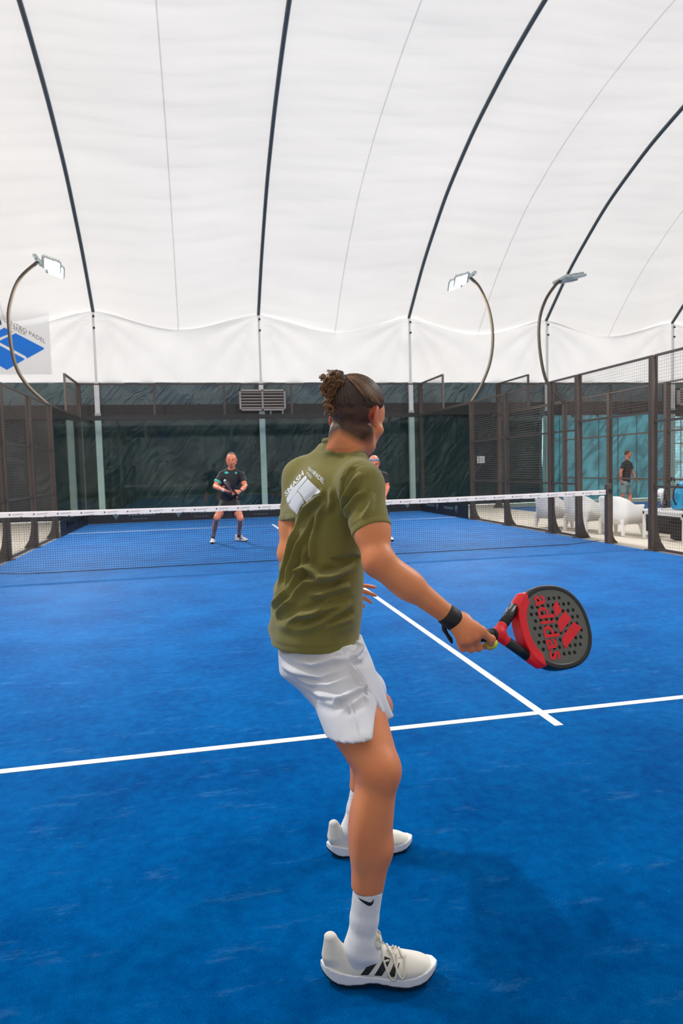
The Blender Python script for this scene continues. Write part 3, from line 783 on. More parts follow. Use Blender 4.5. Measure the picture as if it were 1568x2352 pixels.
def sdf_head(S, c, f, u, s=1.0, nose=True, k=.012, detail=True):
    """head centred between the ears; f forward, u up"""
    f = unit(f); u = unit(u - f * (u @ f)); r = np.cross(f, u)
    P = lambda a, b, d: c + s * (a * r + b * f + d * u)
    R = np.array([r, f, u])
    S.ell(P(0, -.012, .035), [s * .077, s * .094, s * .086], R, k)            # cranium
    S.ell(P(0, .045, .025), [s * .062, s * .05, s * .06], R, .02)             # forehead and face
    S.ell(P(0, .045, -.035), [s * .054, s * .048, s * .062], R, .02)          # mid face
    S.ell(P(0, .058, -.088), [s * .034, s * .028, s * .024], R, .025)         # chin
    for q in (-1, 1):
        S.cone(P(q * .058, -.005, -.05), P(q * .022, .062, -.095), s * .018, s * .016, .02)   # jaw line
        S.ell(P(q * .045, .052, -.025), [s * .024, s * .022, s * .018], R, .015)              # cheek bone
        if detail:
            S.ell(P(q * .030, .094, .004), [s * .016, s * .011, s * .010], R, .01, 'sub')     # eye socket
            S.ell(P(q * .030, .081, .003), [s * .0125] * 3, R, .003)                          # eyeball
            S.cone(P(q * .014, .092, .021), P(q * .044, .078, .021), s * .007, s * .006, .01) # brow
        # ear
        S.ell(P(q * .081, -.008, -.002), [s * .0065, s * .016, s * .031], unit_rot(R, q, 20), .005)
        S.ell(P(q * .0885, -.004, .002), [s * .0045, s * .010, s * .020], unit_rot(R, q, 20), .004, 'sub')
        S.ell(P(q * .080, -.002, -.029), [s * .006, s * .008, s * .009], R, .006)
    if nose:
        S.cone(P(0, .094, .012), P(0, .112, -.024), s * .007, s * .011, .012)
        for q in (-1, 1): S.ell(P(q * .011, .104, -.029), [s * .008, s * .009, s * .007], R, .006)
        if detail:
            S.cone(P(-.018, .092, -.052), P(.018, .092, -.052), s * .006, s * .006, .006)
            S.cone(P(-.014, .092, -.062), P(.014, .092, -.062), s * .0065, s * .0065, .006)
            S.cone(P(-.020, .100, -.0565), P(.020, .100, -.0565), s * .0022, s * .0022, .003, 'sub')
    return P

def sdf_finger(S, base, d, bend_axis, lens, rads, angles, k=.004):
    """finger chain: starts at the knuckle along d and bends around bend_axis by each angle in turn"""
    p = np.asarray(base, float); d = unit(d); pts = [p]
    for L, ra, rb, an in zip(lens, rads[:-1], rads[1:], angles):
        c, sn = math.cos(an), math.sin(an); b = unit(bend_axis)
        d = d * c + np.cross(b, d) * sn + b * (b @ d) * (1 - c)
        q = p + d * L; S.cone(p, q, ra, rb, k); p = q; pts.append(p)
    return pts

def sdf_hand(S, wrist, d, back, side, s=1.0, curl=.5, thumb=.5, fingers=True, spread=.06):
    """d: towards the fingers; back: out of the back of the hand; side: +1 thumb on the cross(d, back) side"""
    d = unit(d); back = unit(np.asarray(back, float) - d * (np.asarray(back, float) @ d)); t = np.cross(d, back) * side
    R = np.array([d, t, back])
    S.ell(wrist + d * .048 * s, [s * .050, s * .038, s * .0155], R, .012)
    S.ell(wrist + d * .070 * s, [s * .026, s * .041, s * .0135], R, .012)
    S.ell(wrist + d * .03 * s + t * .022 * s - back * .008 * s, [s * .030, s * .018, s * .016], R, .012)
    ax = np.cross(d, -back)
    if fingers:
        for i, (o, L, r) in enumerate(((.029, .040, .0092), (.0095, .045, .0094), (-.0105, .042, .0088), (-.029, .033, .0078))):
            dd = unit(d + t * spread * (1.2 - i * .8))
            sdf_finger(S, wrist + s * (d * (.088 - .004 * abs(i - 1)) + t * o), dd, ax, [s * L, s * L * .62, s * L * .52], [s * r, s * r * .95, s * r * .86, s * r * .72], [curl, curl * 1.15, curl * .8])
        sdf_finger(S, wrist + s * (d * .028 + t * .03 - back * .006), unit(d * .62 + t * .75 - back * .35), ax, [s * .036, s * .032, s * .024], [s * .013, s * .0115, s * .0105, s * .008], [thumb * .4, thumb * .6, thumb * .6], .008)
    else:
        S.ell(wrist + d * .1 * s - back * .012 * s, [s * .032, s * .036, s * .016], R, .012)

def sdf_leg(S, hip, knee, ankle, fwd, s=1.0, k=.03):
    t, f, sd = frame_for(hip, knee, fwd); t2, f2, _ = frame_for(knee, ankle, fwd)
    S.cone(hip, lerp(hip, knee, .5), s * .088, s * .074, k); S.cone(lerp(hip, knee, .5), knee, s * .074, s * .056, k)
    S.ell(lerp(hip, knee, .55) + f * .018 * s, [s * .15, s * .055, s * .062], np.array([t, f, np.cross(t, f)]), k)
    S.ell(lerp(hip, knee, .62) - f * .018 * s, [s * .12, s * .045, s * .058], np.array([t, f, np.cross(t, f)]), k)
    kf = unit(f + f2)
    S.ell(knee + kf * .010 * s, [s * .048, s * .043, s * .040], np.array([t, f, np.cross(t, f)]), .025)
    S.ell(knee + kf * .034 * s + t2 * .004, [s * .026, s * .016, s * .021], np.array([t2, f2, np.cross(t2, f2)]), .018)
    S.cone(knee, lerp(knee, ankle, .45) + f2 * .010 * s, s * .051, s * .047, k); S.cone(lerp(knee, ankle, .45) + f2 * .010 * s, ankle, s * .047, s * .031, k)
    R2 = np.array([t2, f2, np.cross(t2, f2)])
    for q in (-1, 1):
        S.ell(lerp(knee, ankle, .31) - f2 * .022 * s + q * R2[2] * .018 * s, [s * .115, s * .040, s * .037], R2, .022)
    S.ell(lerp(knee, ankle, .55) - f2 * .012 * s, [s * .10, s * .03, s * .036], R2, .025)
    S.cone(knee + f2 * .022 * s + t2 * .06, lerp(knee, ankle, .8) + f2 * .014 * s, s * .022, s * .016, .02)
    for q in (-1, 1): S.ell(ankle + q * R2[2] * .024 * s + t2 * .01, [s * .017, s * .018, s * .014], R2, .012)

def sdf_arm(S, sh, el, wr, s=1.0, hint=(0, 0, 1)):
    t, f, sd = frame_for(sh, el, hint); R = np.array([t, f, sd]); t2, f2, s2 = frame_for(el, wr, hint); R2 = np.array([t2, f2, s2])
    S.ell(sh + t * .03 * s, [s * .078, s * .055, s * .058], R, .03)
    S.cone(sh, lerp(sh, el, .6), s * .049, s * .045, .03); S.cone(lerp(sh, el, .6), el, s * .045, s * .037, .03)
    S.ell(lerp(sh, el, .52) + f * .012 * s, [s * .085, s * .036, s * .040], R, .025)
    S.ell(lerp(sh, el, .48) - f * .014 * s, [s * .095, s * .034, s * .038], R, .025)
    S.ell(el - (t - t2) * .012 * s, [s * .030] * 3, None, .025)
    S.cone(el, lerp(el, wr, .4), s * .040, s * .037, .025); S.cone(lerp(el, wr, .4), wr, s * .037, s * .0255, .025)
    S.ell(lerp(el, wr, .27) + f2 * .010 * s, [s * .075, s * .036, s * .030], R2, .02)
    S.ell(lerp(el, wr, .30) - f2 * .008 * s, [s * .07, s * .032, s * .034], R2, .02)

def skin_mat(name, c1, c2, rough=.45, blot=(0, 0, 0)):
    m = mat(name, c1, rough, var=.1, scale=7, col2=c2, bump=.00025, bscale=300, spec=.4, sss=.10, attr=['short_hair', 'flush'], attr_cols=[lin(58, 40, 32), lin(196, 96, 72)])
    return m

# ------------------------------------------------------------------ shoe (local frame: x toe, y left, z up; heel at x=0)
def shoe_meshes(L=.30, side=1, h=.0028):
    """returns {part: (V, F)} for one trainer; side=+1 is a right shoe (its outer side at -y)"""
    out = {}
    def smi(q, xs, ys):
        t = np.linspace(xs[0], xs[-1], 200); v = np.interp(t, xs, ys)
        for _ in range(120): v[1:-1] = .25 * v[:-2] + .5 * v[1:-1] + .25 * v[2:]
        return np.interp(q, t, v)
    w = lambda x: smi(x / L, [-.02, .06, .2, .38, .55, .72, .88, .97, 1.02], [.018, .031, .035, .034, .040, .047, .040, .024, .008])
    off = lambda x: smi(x / L, [0, .3, .6, .8, 1.0], [0, -.002, .0, .004, .010]) * side
    # upper
    S = SDF([-.03, -.07, 0], [L + .02, .07, .16], h)
    top = lambda x: smi(x / L, [-.02, .03, .10, .2, .3, .36, .45, .55, .7, .85, .95, 1.02], [.098, .108, .098, .082, .086, .098, .100, .085, .066, .057, .048, .03])
    def up(X, Y, Z):
        xx = X + 0 * Z; ww = w(xx) * 1.02 * np.interp(Z + 0 * X, [.02, .04, .07, .11], [1.0, 1.02, .86, .62]); t = top(xx) + 0 * Z
        z0 = .02; hh = (t - z0); yy = (Y - off(xx)) / ww; zz = np.clip((Z - z0) / hh, -.5, 3)
        e = (np.abs(yy) ** 2.6 + np.clip(zz, 0, None) ** 3.2) ** (1 / 2.8) - 1
        d = e * np.minimum(ww, hh) * .8
        return np.maximum(np.maximum(d, z0 - Z), np.maximum(-.010 - X, X - (L + .004)))
    S.put(up, [-.03, -.07, 0], [L + .02, .07, .16], 0)
    # collar opening
    S.ell([.088, .0, .122], [.045, .0265, .040], None, .010, 'sub')
    S.cone([.004, 0, .070], [.004, 0, .112], .024, .011, .022)            # heel tab
    S.cone([.125, 0, .105], [.118, 0, .132], .016, .010, .014)            # tongue
    S.cone([.132, -.014, .105], [.124, -.012, .124], .010, .007, .01); S.cone([.132, .014, .105], [.124, .012, .124], .010, .007, .01)
    out['upper'] = S.mesh(1)
    # midsole
    S = SDF([-.045, -.075, -.01], [L + .03, .075, .07], h)
    zt = lambda x: smi(x / L, [-.1, 0, .1, .25, .45, .6, .8, .95, 1.05], [.050, .047, .040, .033, .030, .028, .030, .038, .046])
    zb = lambda x: smi(x / L, [-.1, -.03, .05, .15, .33, .42, .5, .62, .8, .93, 1.05], [.034, .022, .009, .006, .008, .014, .012, .007, .006, .012, .034])
    wm = lambda x: np.interp(x / L, [-.09, -.065, -.03, .03, .1, .2, .38, .55, .72, .84, .92, .975, 1.01, 1.03], [.000, .014, .024, .033, .0375, .039, .036, .043, .049, .045, .038, .027, .015, .000])
    def mid(X, Y, Z, a=0., b=0.):
        xx = X + 0 * Z; ww = wm(xx); y = np.abs(Y - off(xx)) - ww
        return np.maximum(np.maximum(np.maximum(y * .9, Z - zt(xx) + a), zb(xx) - Z + b), np.abs(X - .5 * L + .012) - .5 * L - .022)
    S.put(mid, [-.045, -.075, 0], [L + .03, .075, .07], 0)
    out['midsole'] = S.mesh(3)
    S = SDF([-.045, -.075, -.012], [L + .03, .075, .05], h)
    def outs(X, Y, Z):
        xx = X + 0 * Z; y = np.abs(Y - off(xx)) - wm(xx) + .002
        return np.maximum(np.maximum(y * .9, Z - zb(xx) - .003), np.maximum(zb(xx) - .0075 - Z, np.abs(X - .5 * L + .012) - .5 * L - .019))
    S.put(outs, [-.045, -.075, -.012], [L + .03, .075, .05], 0)
    out['outsole'] = S.mesh(1)
    return out
SHOE_TOP = None
def place_mesh(V, M4):
    return (M4[:3, :3] @ V.T).T + M4[:3, 3]
def shoe_frame(heel, toe, up):
    x = unit(np.asarray(toe, float) - heel); z = unit(np.asarray(up, float) - x * (np.asarray(up, float) @ x)); y = np.cross(z, x)
    m = np.eye(4); m[:3, 0] = x; m[:3, 1] = y; m[:3, 2] = z; m[:3, 3] = heel; return m
SHOES = {}
def shoe(parent, heel, toe, up, side, mats, L=.30, detail=False, stripes=None, h=.0028, stripe_mat=None):
    key = (L, side, h)
    if key not in SHOES: SHOES[key] = shoe_meshes(L, side, h)
    T = shoe_frame(heel, toe, up); pr = None
    org = tuple(parent_loc(parent))
    V, F = SHOES[key]['upper']; pr = mesh_obj('shoe', place_mesh(V, T), F, mats[0], parent, True, org)
    for nm, mm in (('midsole', mats[1]), ('outsole', mats[2])):
        V, F = SHOES[key][nm]; mesh_obj(nm, place_mesh(V, T), F, mm, pr, True, org)
    me = pr.data; bv = BVHTree.FromPolygons([tuple(v.co + Vector(org)) for v in me.vertices], [tuple(p.vertices) for p in me.polygons])
    def surf(x, z, sd, lift=.0008):
        """point on the upper's side wall at local x, z; sd=-1 is y<0"""
        o = T[:3, :3] @ np.array([x, sd * .09, z]) + T[:3, 3]; dr = T[:3, :3] @ np.array([0, -sd, 0.])
        hit = bv.ray_cast(Vector(o), Vector(dr)); 
        return None if hit[0] is None else np.array(hit[0]) - dr * lift
    def topp(x, y, lift=.0015):
        o = T[:3, :3] @ np.array([x, y, .2]) + T[:3, 3]; dr = T[:3, :3] @ np.array([0, 0, -1.])
        hit = bv.ray_cast(Vector(o), Vector(dr)); return None if hit[0] is None else np.array(hit[0]) - dr * lift
    if stripes:
        for sd in (-1, 1):
            for (xa, xb, w_, zt_) in stripes:
                Vv = []; n = 8
                for i in range(n + 1):
                    t_ = i / n; z = .036 + (zt_ - .036) * t_
                    for q in (0, 1):
                        p = surf(xa + (xb - xa) * t_ + q * w_, z, sd)
                        Vv.append(p if p is not None else (Vv[-1] if Vv else np.zeros(3)))
                Ff = [(2 * i, 2 * i + 1, 2 * i + 3, 2 * i + 2) for i in range(n)]
                mesh_obj('stripe', Vv, Ff, stripe_mat, pr, True, org)
    if detail:
        lm = mats[3]
        for i, x in enumerate(np.linspace(.128, .195, 5)):
            pts = []
            for y in np.linspace(-.024 + .0015 * i, .024 - .0015 * i, 9):
                p = topp(x + .006 * (y / .024) * (1 if i % 2 else -1), y + side * .004, .003)
                if p is not None: pts.append(p)
            if len(pts) > 2: MB().tube(pts, .0028, 6).build('lace', lm, pr, True)
        # bow: two loops hanging down the outer side and the inner side
        for sd, dz, ln in ((-1, 0, 1.0), (1, 0, .8), (-1, .012, .92)):
            pts = []
            k0 = topp(.132, side * .004, .008)
            yy = sd * side
            for t_ in np.linspace(0, 1, 16):
                a = math.pi * t_
                x = .134 + dz * 2.2 + .026 * ln * t_ * 2 + .012 * math.sin(a); z = .112 - .072 * ln * math.sin(a) - .022 * t_
                p = surf(x, max(z, .03), yy, .004)
                if p is None or z > .085:
                    q = topp(x, yy * (.006 + .03 * math.sin(a)), .006); p = q if q is not None else p
                if p is not None: pts.append(p)
            if len(pts) > 3: MB().tube(pts, .0026, 6).build('lace', lm, pr, True)
        for q in (0, 1):
            s_ = MB()
            for k in range(3):
                p = topp(.118 + k * .006, side * .004 + (q - .5) * .012, .001)
        # eyestay panel edge
    return pr

def hull_points(V, n=1): return V

# ================================================================== the near player
CRh = unit([CR[0], CR[1], 0]); CFh = unit([CF[0], CF[1], 0]); ZU = np.array([0, 0, 1.])
def heading(deg):
    a = math.radians(deg); f = math.cos(a) * CFh + math.sin(a) * CRh; return f, np.cross(f, ZU)
D_ = at_depth
M['skin'] = skin_mat('tanned skin', lin(238, 156, 106), lin(218, 126, 78))
M['olive'] = mat('olive cotton jersey', lin(138, 130, 68), .9, var=.08, scale=5, col2=lin(116, 109, 54), bump=.0005, bscale=900, sheen=.25, spec=.2)
M['shorts_white'] = mat('pale grey sports fabric', lin(226, 226, 232), .75, var=.03, bump=.0003, bscale=700, sheen=.15)
M['sock'] = mat('white ribbed sock', lin(236, 234, 234), .85, var=.04, bump=.0006, bscale=600)
M['shoe_w'] = mat('off white shoe mesh', lin(234, 228, 216), .6, var=.08, scale=14, bump=.0006, bscale=700)
M['sole_w'] = mat('white foam sole', lin(240, 238, 238), .5, var=.03)
M['sole_b'] = mat('black rubber outsole', lin(24, 26, 32), .7)
M['lace'] = mat('cream lace', lin(230, 224, 208), .7)
M['ink'] = mat('black print', lin(24, 24, 26), .6)
M['hair'] = mat('brown hair', lin(128, 92, 58), .45, var=.2, scale=40, col2=lin(78, 52, 32), bump=.0012, bscale=300, spec=.5)
M['hair_dark'] = mat('dark brown hair', lin(74, 50, 34), .5, var=.2, scale=60, col2=lin(44, 30, 22))
M['hair_gold'] = mat('sun bleached curls', lin(176, 124, 76), .45, var=.2, scale=30, col2=lin(104, 68, 40), spec=.5)
M['red'] = mat('glossy red lacquer', lin(235, 16, 34), .35, var=.06)
M['face_grey'] = mat('grey racket face', lin(98, 98, 92), .7, var=.08, scale=90, bump=.0003, bscale=900)
M['frame_black'] = mat('black racket frame', lin(26, 26, 30), .4)
M['yellow'] = mat('fluorescent yellow grip ring', lin(214, 226, 40), .5)
M['print_w'] = mat('white shirt print', lin(222, 226, 234), .7, var=.03)

# joints, measured on the photograph and checked against limb lengths
J = dict(neck=D_(792, 1046, 2.09), head=D_(817, 959, 2.04), chest=D_(766, 1110, 2.08), shR=D_(831, 1114, 1.93), shL=D_(694, 1100, 2.20),
         elR=D_(868, 1290, 1.83), wrR=D_(1043, 1424, 1.865), elL=D_(667, 1272, 2.17), wrL=D_(776, 1342, 2.36),
         pel=D_(724, 1500, 2.13), hipR=D_(776, 1560, 2.06), hipL=D_(780, 1548, 2.22), knR=D_(868, 1768, 1.86), knL=D_(862, 1624, 2.48))
heelR = at_plane(758, 2244, 'z', 0.010); toeR = at_plane(990, 2246, 'z', 0.010)
heelL = at_plane(766, 1962, 'z', 0.002); toeL = at_plane(938, 1941, 'z', 0.002)
TR = shoe_frame(heelR, toeR, ZU); TL = shoe_frame(heelL, toeL, ZU)
J['anR'] = place_mesh(np.array([[.088, 0, .098]]), TR)[0]; J['anL'] = place_mesh(np.array([[.078, 0, .098]]), TL)[0]
fT, rT = heading(50); fP, rP = heading(70); fH, _ = heading(37)
player = thing('person', 'man in olive t-shirt and pale shorts seen from behind, brown curly bun, holding a racket', 'person', tuple((heelR + heelL) / 2 * [1, 1, 0]))
PO = tuple(parent_loc(player))

def torso_station(py, xl, xr, d, ang, ratio):
    w = .5 * (xr - xl) / FPX * d; a = math.radians(ang); A = w / math.sqrt(math.cos(a) ** 2 + (ratio * math.sin(a)) ** 2)
    f, r = heading(ang); return (D_((xl + xr) / 2, py, d), r, A, A * ratio)
ST = [torso_station(1520, 636, 830, 2.12, 70, .82), torso_station(1480, 616, 823, 2.12, 69, .82), torso_station(1430, 616, 826, 2.12, 67, .8), torso_station(1370, 626, 831, 2.115, 64, .77),
      torso_station(1300, 645, 835, 2.11, 60, .74), torso_station(1220, 652, 836, 2.10, 56, .72), torso_station(1150, 655, 848, 2.09, 52, .66),
      torso_station(1100, 672, 848, 2.08, 50, .60), torso_station(1066, 705, 836, 2.085, 50, .56), torso_station(1040, 745, 822, 2.09, 50, .6)]

def t_at(an, kn, d, px, py): return float(np.clip(((D_(px, py, d) - an) @ (kn - an)) / ((kn - an) @ (kn - an)), 0, 1))
def ulerp(st, off):
    return [(c, l, a + off, b + off) for c, l, a, b in st]

# ---- body skin: one continuous surface
S = SDF([-1.85, -8.95, 0.03], [-.95, -7.98, 1.76], .0042)
S.loft(ulerp(ST, -.016), .03)
S.cone(J['neck'] + rT * .01 - [0, 0, .03], J['head'] + [-.008, 0, -.045] - fT * .022, .060, .056, .03)
S.cone(J['neck'] - fT * .022, J['head'] - fT * .040 - [0, 0, .075], .050, .042, .03)
for q, sh in ((1, J['shR']), (-1, J['shL'])):
    S.cone(J['neck'] + rT * q * .035 + [0, 0, .018] - fT * .01, lerp(J['neck'], sh, .75) + [0, 0, .005], .034, .04, .035)
hf = unit(math.cos(math.radians(17)) * fH - math.sin(math.radians(17)) * ZU); hu = unit(math.cos(math.radians(17)) * ZU + math.sin(math.radians(17)) * fH)
HP = sdf_head(S, J['head'], hf, hu, .99)
sdf_arm(S, J['shR'], J['elR'], J['wrR'], .98, unit(CR * .5 + CF * .6))
sdf_arm(S, J['shL'], J['elL'], J['wrL'], .98, fT)
sdf_leg(S, J['hipR'], J['knR'], J['anR'], fP, 1.02); sdf_leg(S, J['hipL'], J['knL'], J['anL'], fP, 1.0)
S.cone(J['anR'], J['anR'] - [0, 0, .04], .033, .03); S.cone(J['anL'], J['anL'] - [0, 0, .04], .033, .03)
# left hand, fingers loosely open
lw = J['wrL']; ld = unit(D_(838, 1366, 2.37) - lw)
sdf_hand(S, lw, ld, -CF * .9 + CU * .2, -1, .84, .24, .15, True, .20)
V, F = S.mesh(1)
N = vnormals(V, F); cov = np.zeros(len(V)); ss = lambda x: np.clip(x, 0, 1)
zh = J['pel'][2] + .02; zn = J['neck'][2] + .02
dA = [seg_dist(V, J['shR'], J['elR']), seg_dist(V, J['shL'], J['elL']), seg_dist(V, J['elR'], J['wrR']), seg_dist(V, J['elL'], J['wrL'])]
arm_out = np.maximum.reduce([(dA[0][0] < .075) * ss((dA[0][1] - .53) / .05), (dA[1][0] < .075) * ss((dA[1][1] - .50) / .05), (dA[2][0] < .07) * 1., (dA[3][0] < .07) * 1.])
cov = ss((V[:, 2] - zh) / .02) * ss((zn - V[:, 2]) / .03) * (1 - arm_out) * (np.linalg.norm(V - J['wrL'], axis=1) > .16)
dT = [seg_dist(V, J['hipR'], J['knR']), seg_dist(V, J['hipL'], J['knL'])]
thc = (V[:, 2] < zh + .02) * np.maximum(ss((.44 - dT[0][1]) / .16) * (dT[0][0] < .13), ss((.45 - dT[1][1]) / .06) * (dT[1][0] < .13) * (V[:, 2] > .6))
zb_ = ss((V[:, 2] - zh + .08) / .05) * ss((zh + .06 - V[:, 2]) / .04) * (1 - arm_out) * (np.linalg.norm(V - J['wrL'], axis=1) > .16) * (np.linalg.norm(V - J['wrR'], axis=1) > .2)
V = V - N * (.012 * np.maximum(cov, thc) + .022 * zb_)[:, None]
for a_, k_, t_ in (('anR', 'knR', t_at(J['anR'], J['knR'], 1.865, 836, 2036)), ('anL', 'knL', t_at(J['anL'], J['knL'], 2.45, 818, 1819))):
    d_, q_ = seg_dist(V, J[a_], J[k_]); V = V - N * (.007 * (d_ < .09) * ss((t_ - q_) / .02) * (V[:, 2] < .4))[:, None]
# ---- right hand on the racket handle (finer grid, joined into the same body)
neckP = D_(1137, 1457, 1.90)
RA = unit(.89 * CR + .015 * CU + .45 * CF); RB = .20 * CR - .93 * CU - .30 * CF; RB = unit(RB - RA * (RB @ RA)); RN = np.cross(RA, RB)
S2 = SDF(J['wrR'] - [.06, .09, .11], J['wrR'] + [.14, .11, .07], .0021)
wr = J['wrR']
S2.cone(lerp(J['elR'], wr, .86), wr, .028, .0255, .01)
mcp = [D_(1104, 1451, 1.832), D_(1091, 1463, 1.826), D_(1075, 1471, 1.828), D_(1060, 1473, 1.836)]
fing = [[D_(1128, 1468, 1.848), D_(1126, 1485, 1.880), D_(1110, 1484, 1.900)], [D_(1098, 1487, 1.852), D_(1091, 1487, 1.886), D_(1084, 1472, 1.902)],
        [D_(1081, 1490, 1.849), D_(1073, 1488, 1.880), D_(1068, 1474, 1.896)], [D_(1063, 1489, 1.850), D_(1057, 1485, 1.874), D_(1053, 1473, 1.888)]]
rad = [(.0130, .0104, .0092, .0080), (.0132, .0106, .0092, .008), (.0126, .0100, .0088, .0078), (.0118, .009, .008, .007)]
for m_, fg, r_ in zip(mcp, fing, rad):
    S2.cone(lerp(wr, m_, .15), m_, .0185, r_[0], .014)
    p = m_; pr_ = r_[0] * .95
    for q, rr in zip(fg, r_[1:]): S2.cone(p, q, pr_, rr, .0045); p = q; pr_ = rr
    S2.ell(m_ - CF * .003 + CU * .001, .0098, None, .008); S2.ell(fg[0] - CF * .002, r_[1] * 1.06, None, .005)
for a, b in zip(mcp[:-1], mcp[1:]): S2.cone(lerp(a, b, .5) - unit(lerp(a, b, .5) - wr) * .012, lerp(a, b, .5) - unit(lerp(a, b, .5) - wr) * .05, .012, .013, .012)
th = [D_(1064, 1424, 1.868), D_(1090, 1438, 1.892), D_(1108, 1450, 1.905), D_(1122, 1462, 1.908)]
S2.cone(wr, th[0], .022, .018, .014); S2.cone(th[0], mcp[0], .016, .012, .014)
for a, b, r1, r2 in zip(th[:-1], th[1:], (.0175, .0125, .011), (.0125, .011, .009)): S2.cone(a, b, r1, r2, .008)
V2, F2 = S2.mesh(1)
ok = np.ones(len(F2), bool)
nV = len(V); V = np.vstack([V, V2]); F = np.vstack([F, F2 + nV])
body = mesh_obj('body', V, F, M['skin'], player, True, PO)
# short hair tint: undercut nape and beard; flush: elbows, knuckles, knees, ears
hl = V - J['head']; R3 = np.array([np.cross(hf, hu), hf, hu]); hc = hl @ R3.T
r_ = np.linalg.norm(hl, axis=1) < .2
nz = hash_noise(V, 90, 1) * .05
nape = np.clip((.03 - hc[:, 1]) / .045, 0, 1) * np.clip((hc[:, 2] + .080 + .03 * np.clip(np.abs(hc[:, 0]) / .07, 0, 1)) / .026, 0, 1) * np.clip((.07 - np.abs(hc[:, 0]) * .0 - hc[:, 1]) / .04, 0, 1)
ear = np.minimum(*[np.linalg.norm(hc - np.array([q * .083, -.004, 0]), axis=1) for q in (-1, 1)])
beard = np.clip((hc[:, 1] - .052) / .02, 0, 1) * np.clip((-.045 - hc[:, 2]) / .025, 0, 1) * np.clip(1.2 - hc[:, 1] * 2, 0, 1)
hs = np.where(r_, np.clip(nape * .95, 0, 1) * np.clip((ear - .018) / .012, 0, 1) + beard * .8, 0)
mou = np.linalg.norm((hc - [0, .1, -.057]) * [1, 1, 2], axis=1); hs = np.where(mou < .022, 0, hs)
hs *= np.clip((.081 - np.abs(hc[:, 0])) / .004, 0, 1)
set_attr(body, 'short_hair', np.clip(hs * (1 + nz), 0, 1))
fl = np.zeros(len(V))
for p, r0 in ((J['elR'], .05), (J['knR'], .07), (J['knL'], .07), (mcp[1], .035), (mcp[3], .03), (fing[0][0], .02)): fl += np.clip(1 - np.linalg.norm(V - p, axis=1) / r0, 0, 1) * .6
fl += np.where(ear < .03, .7, 0) * r_
set_attr(body, 'flush', np.clip(fl, 0, 1))
# eyes and nails
for q in (-1, 1):
    s = MB(); c = HP(q * .030, .0815, .003)
    bm = bmesh.new(); bmesh.ops.create_uvsphere(bm, u_segments=12, v_segments=8, radius=.0122); vv = [np.array(v.co) + c for v in bm.verts]; ff = [tuple(v.index for v in f_.verts) for f_ in bm.faces]; bm.free()
    mesh_obj('eye', vv, ff, mat('eye white', lin(220, 214, 208), .3), player, True, PO)

# ---- shirt
def fold_disp(V, N, folds, base, front=None):
    out = np.zeros(len(V))
    for pts, h, w in folds:
        d, t = line_dist(V, pts); out += 1.9 * h * (np.exp(-(d / (w * .75)) ** 2) - .35 * np.exp(-((d - w * 1.7) / w) ** 2)) * np.clip(np.sin(np.pi * np.clip(t, .0, 1)) * 1.3, 0, 1)
    return out
S = SDF([-1.80, -8.76, .78], [-1.10, -8.02, 1.62], .0040)
S.loft(ST, .03)
for q, sh in ((1, J['shR']), (-1, J['shL'])):
    S.cone(J['neck'] + rT * q * .045 + [0, 0, .012] - fT * .012, lerp(J['neck'], sh, .78) + [0, 0, .012], .036, .046, .05)
elR_, elL_ = J['elR'], J['elL']
sleeveR = lerp(J['shR'], elR_, .62); sleeveL = lerp(J['shL'], elL_, .60)
tR = unit(elR_ - J['shR']); tL = unit(elL_ - J['shL'])
S.ell(J['shR'] + [0, 0, -.006], [.057, .057, .060], None, .05); S.ell(J['shL'], [.058, .058, .06], None, .05)
S.cone(J['shR'], lerp(J['shR'], elR_, .9), .058, .056, .035); S.cone(J['shL'], lerp(J['shL'], elL_, .9), .057, .053, .035)
hemp = [D_(616, 1480, 2.12), D_(823, 1471, 2.12), D_(722, 1499, 1.985)]
hn = np.cross(hemp[1] - hemp[0], hemp[2] - hemp[0]); hn = hn / np.linalg.norm(hn); hn = hn if hn[2] < 0 else -hn
ocu = []
def cut(S, p, n, r):
    """cut the cloth off beyond plane (p, n) but only within r of p (a sleeve end)"""
    n = unit(n)
    def fn(X, Y, Z):
        s_ = (X - p[0]) * n[0] + (Y - p[1]) * n[1] + (Z - p[2]) * n[2]
        rr = np.sqrt((X - p[0]) ** 2 + (Y - p[1]) ** 2 + (Z - p[2]) ** 2)
        return np.maximum(-s_, rr - r)
    S.put(fn, p - r, p + r, 0, 'sub')
cut(S, sleeveR, unit(tR + .12 * CR), .17); cut(S, sleeveL, tL, .14)
S.put(lambda X, Y, Z: (X - hemp[0][0]) * hn[0] + (Y - hemp[0][1]) * hn[1] + (Z - hemp[0][2]) * hn[2], S.lo, S.lo + S.h * S.n, 0, 'inter')
# hollow hems
S.cone(sleeveR + tR * .03, sleeveR - tR * .006, .0485, .0475, 0, 'sub'); S.cone(sleeveL + tL * .03, sleeveL - tL * .006, .044, .043, 0, 'sub')
S.loft([(c, l, a - .009, b - .009) for c, l, a, b in [torso_station(1530, 620, 826, 2.12, 70, .82), torso_station(1484, 616, 823, 2.12, 69, .82)]], 0, 'sub')
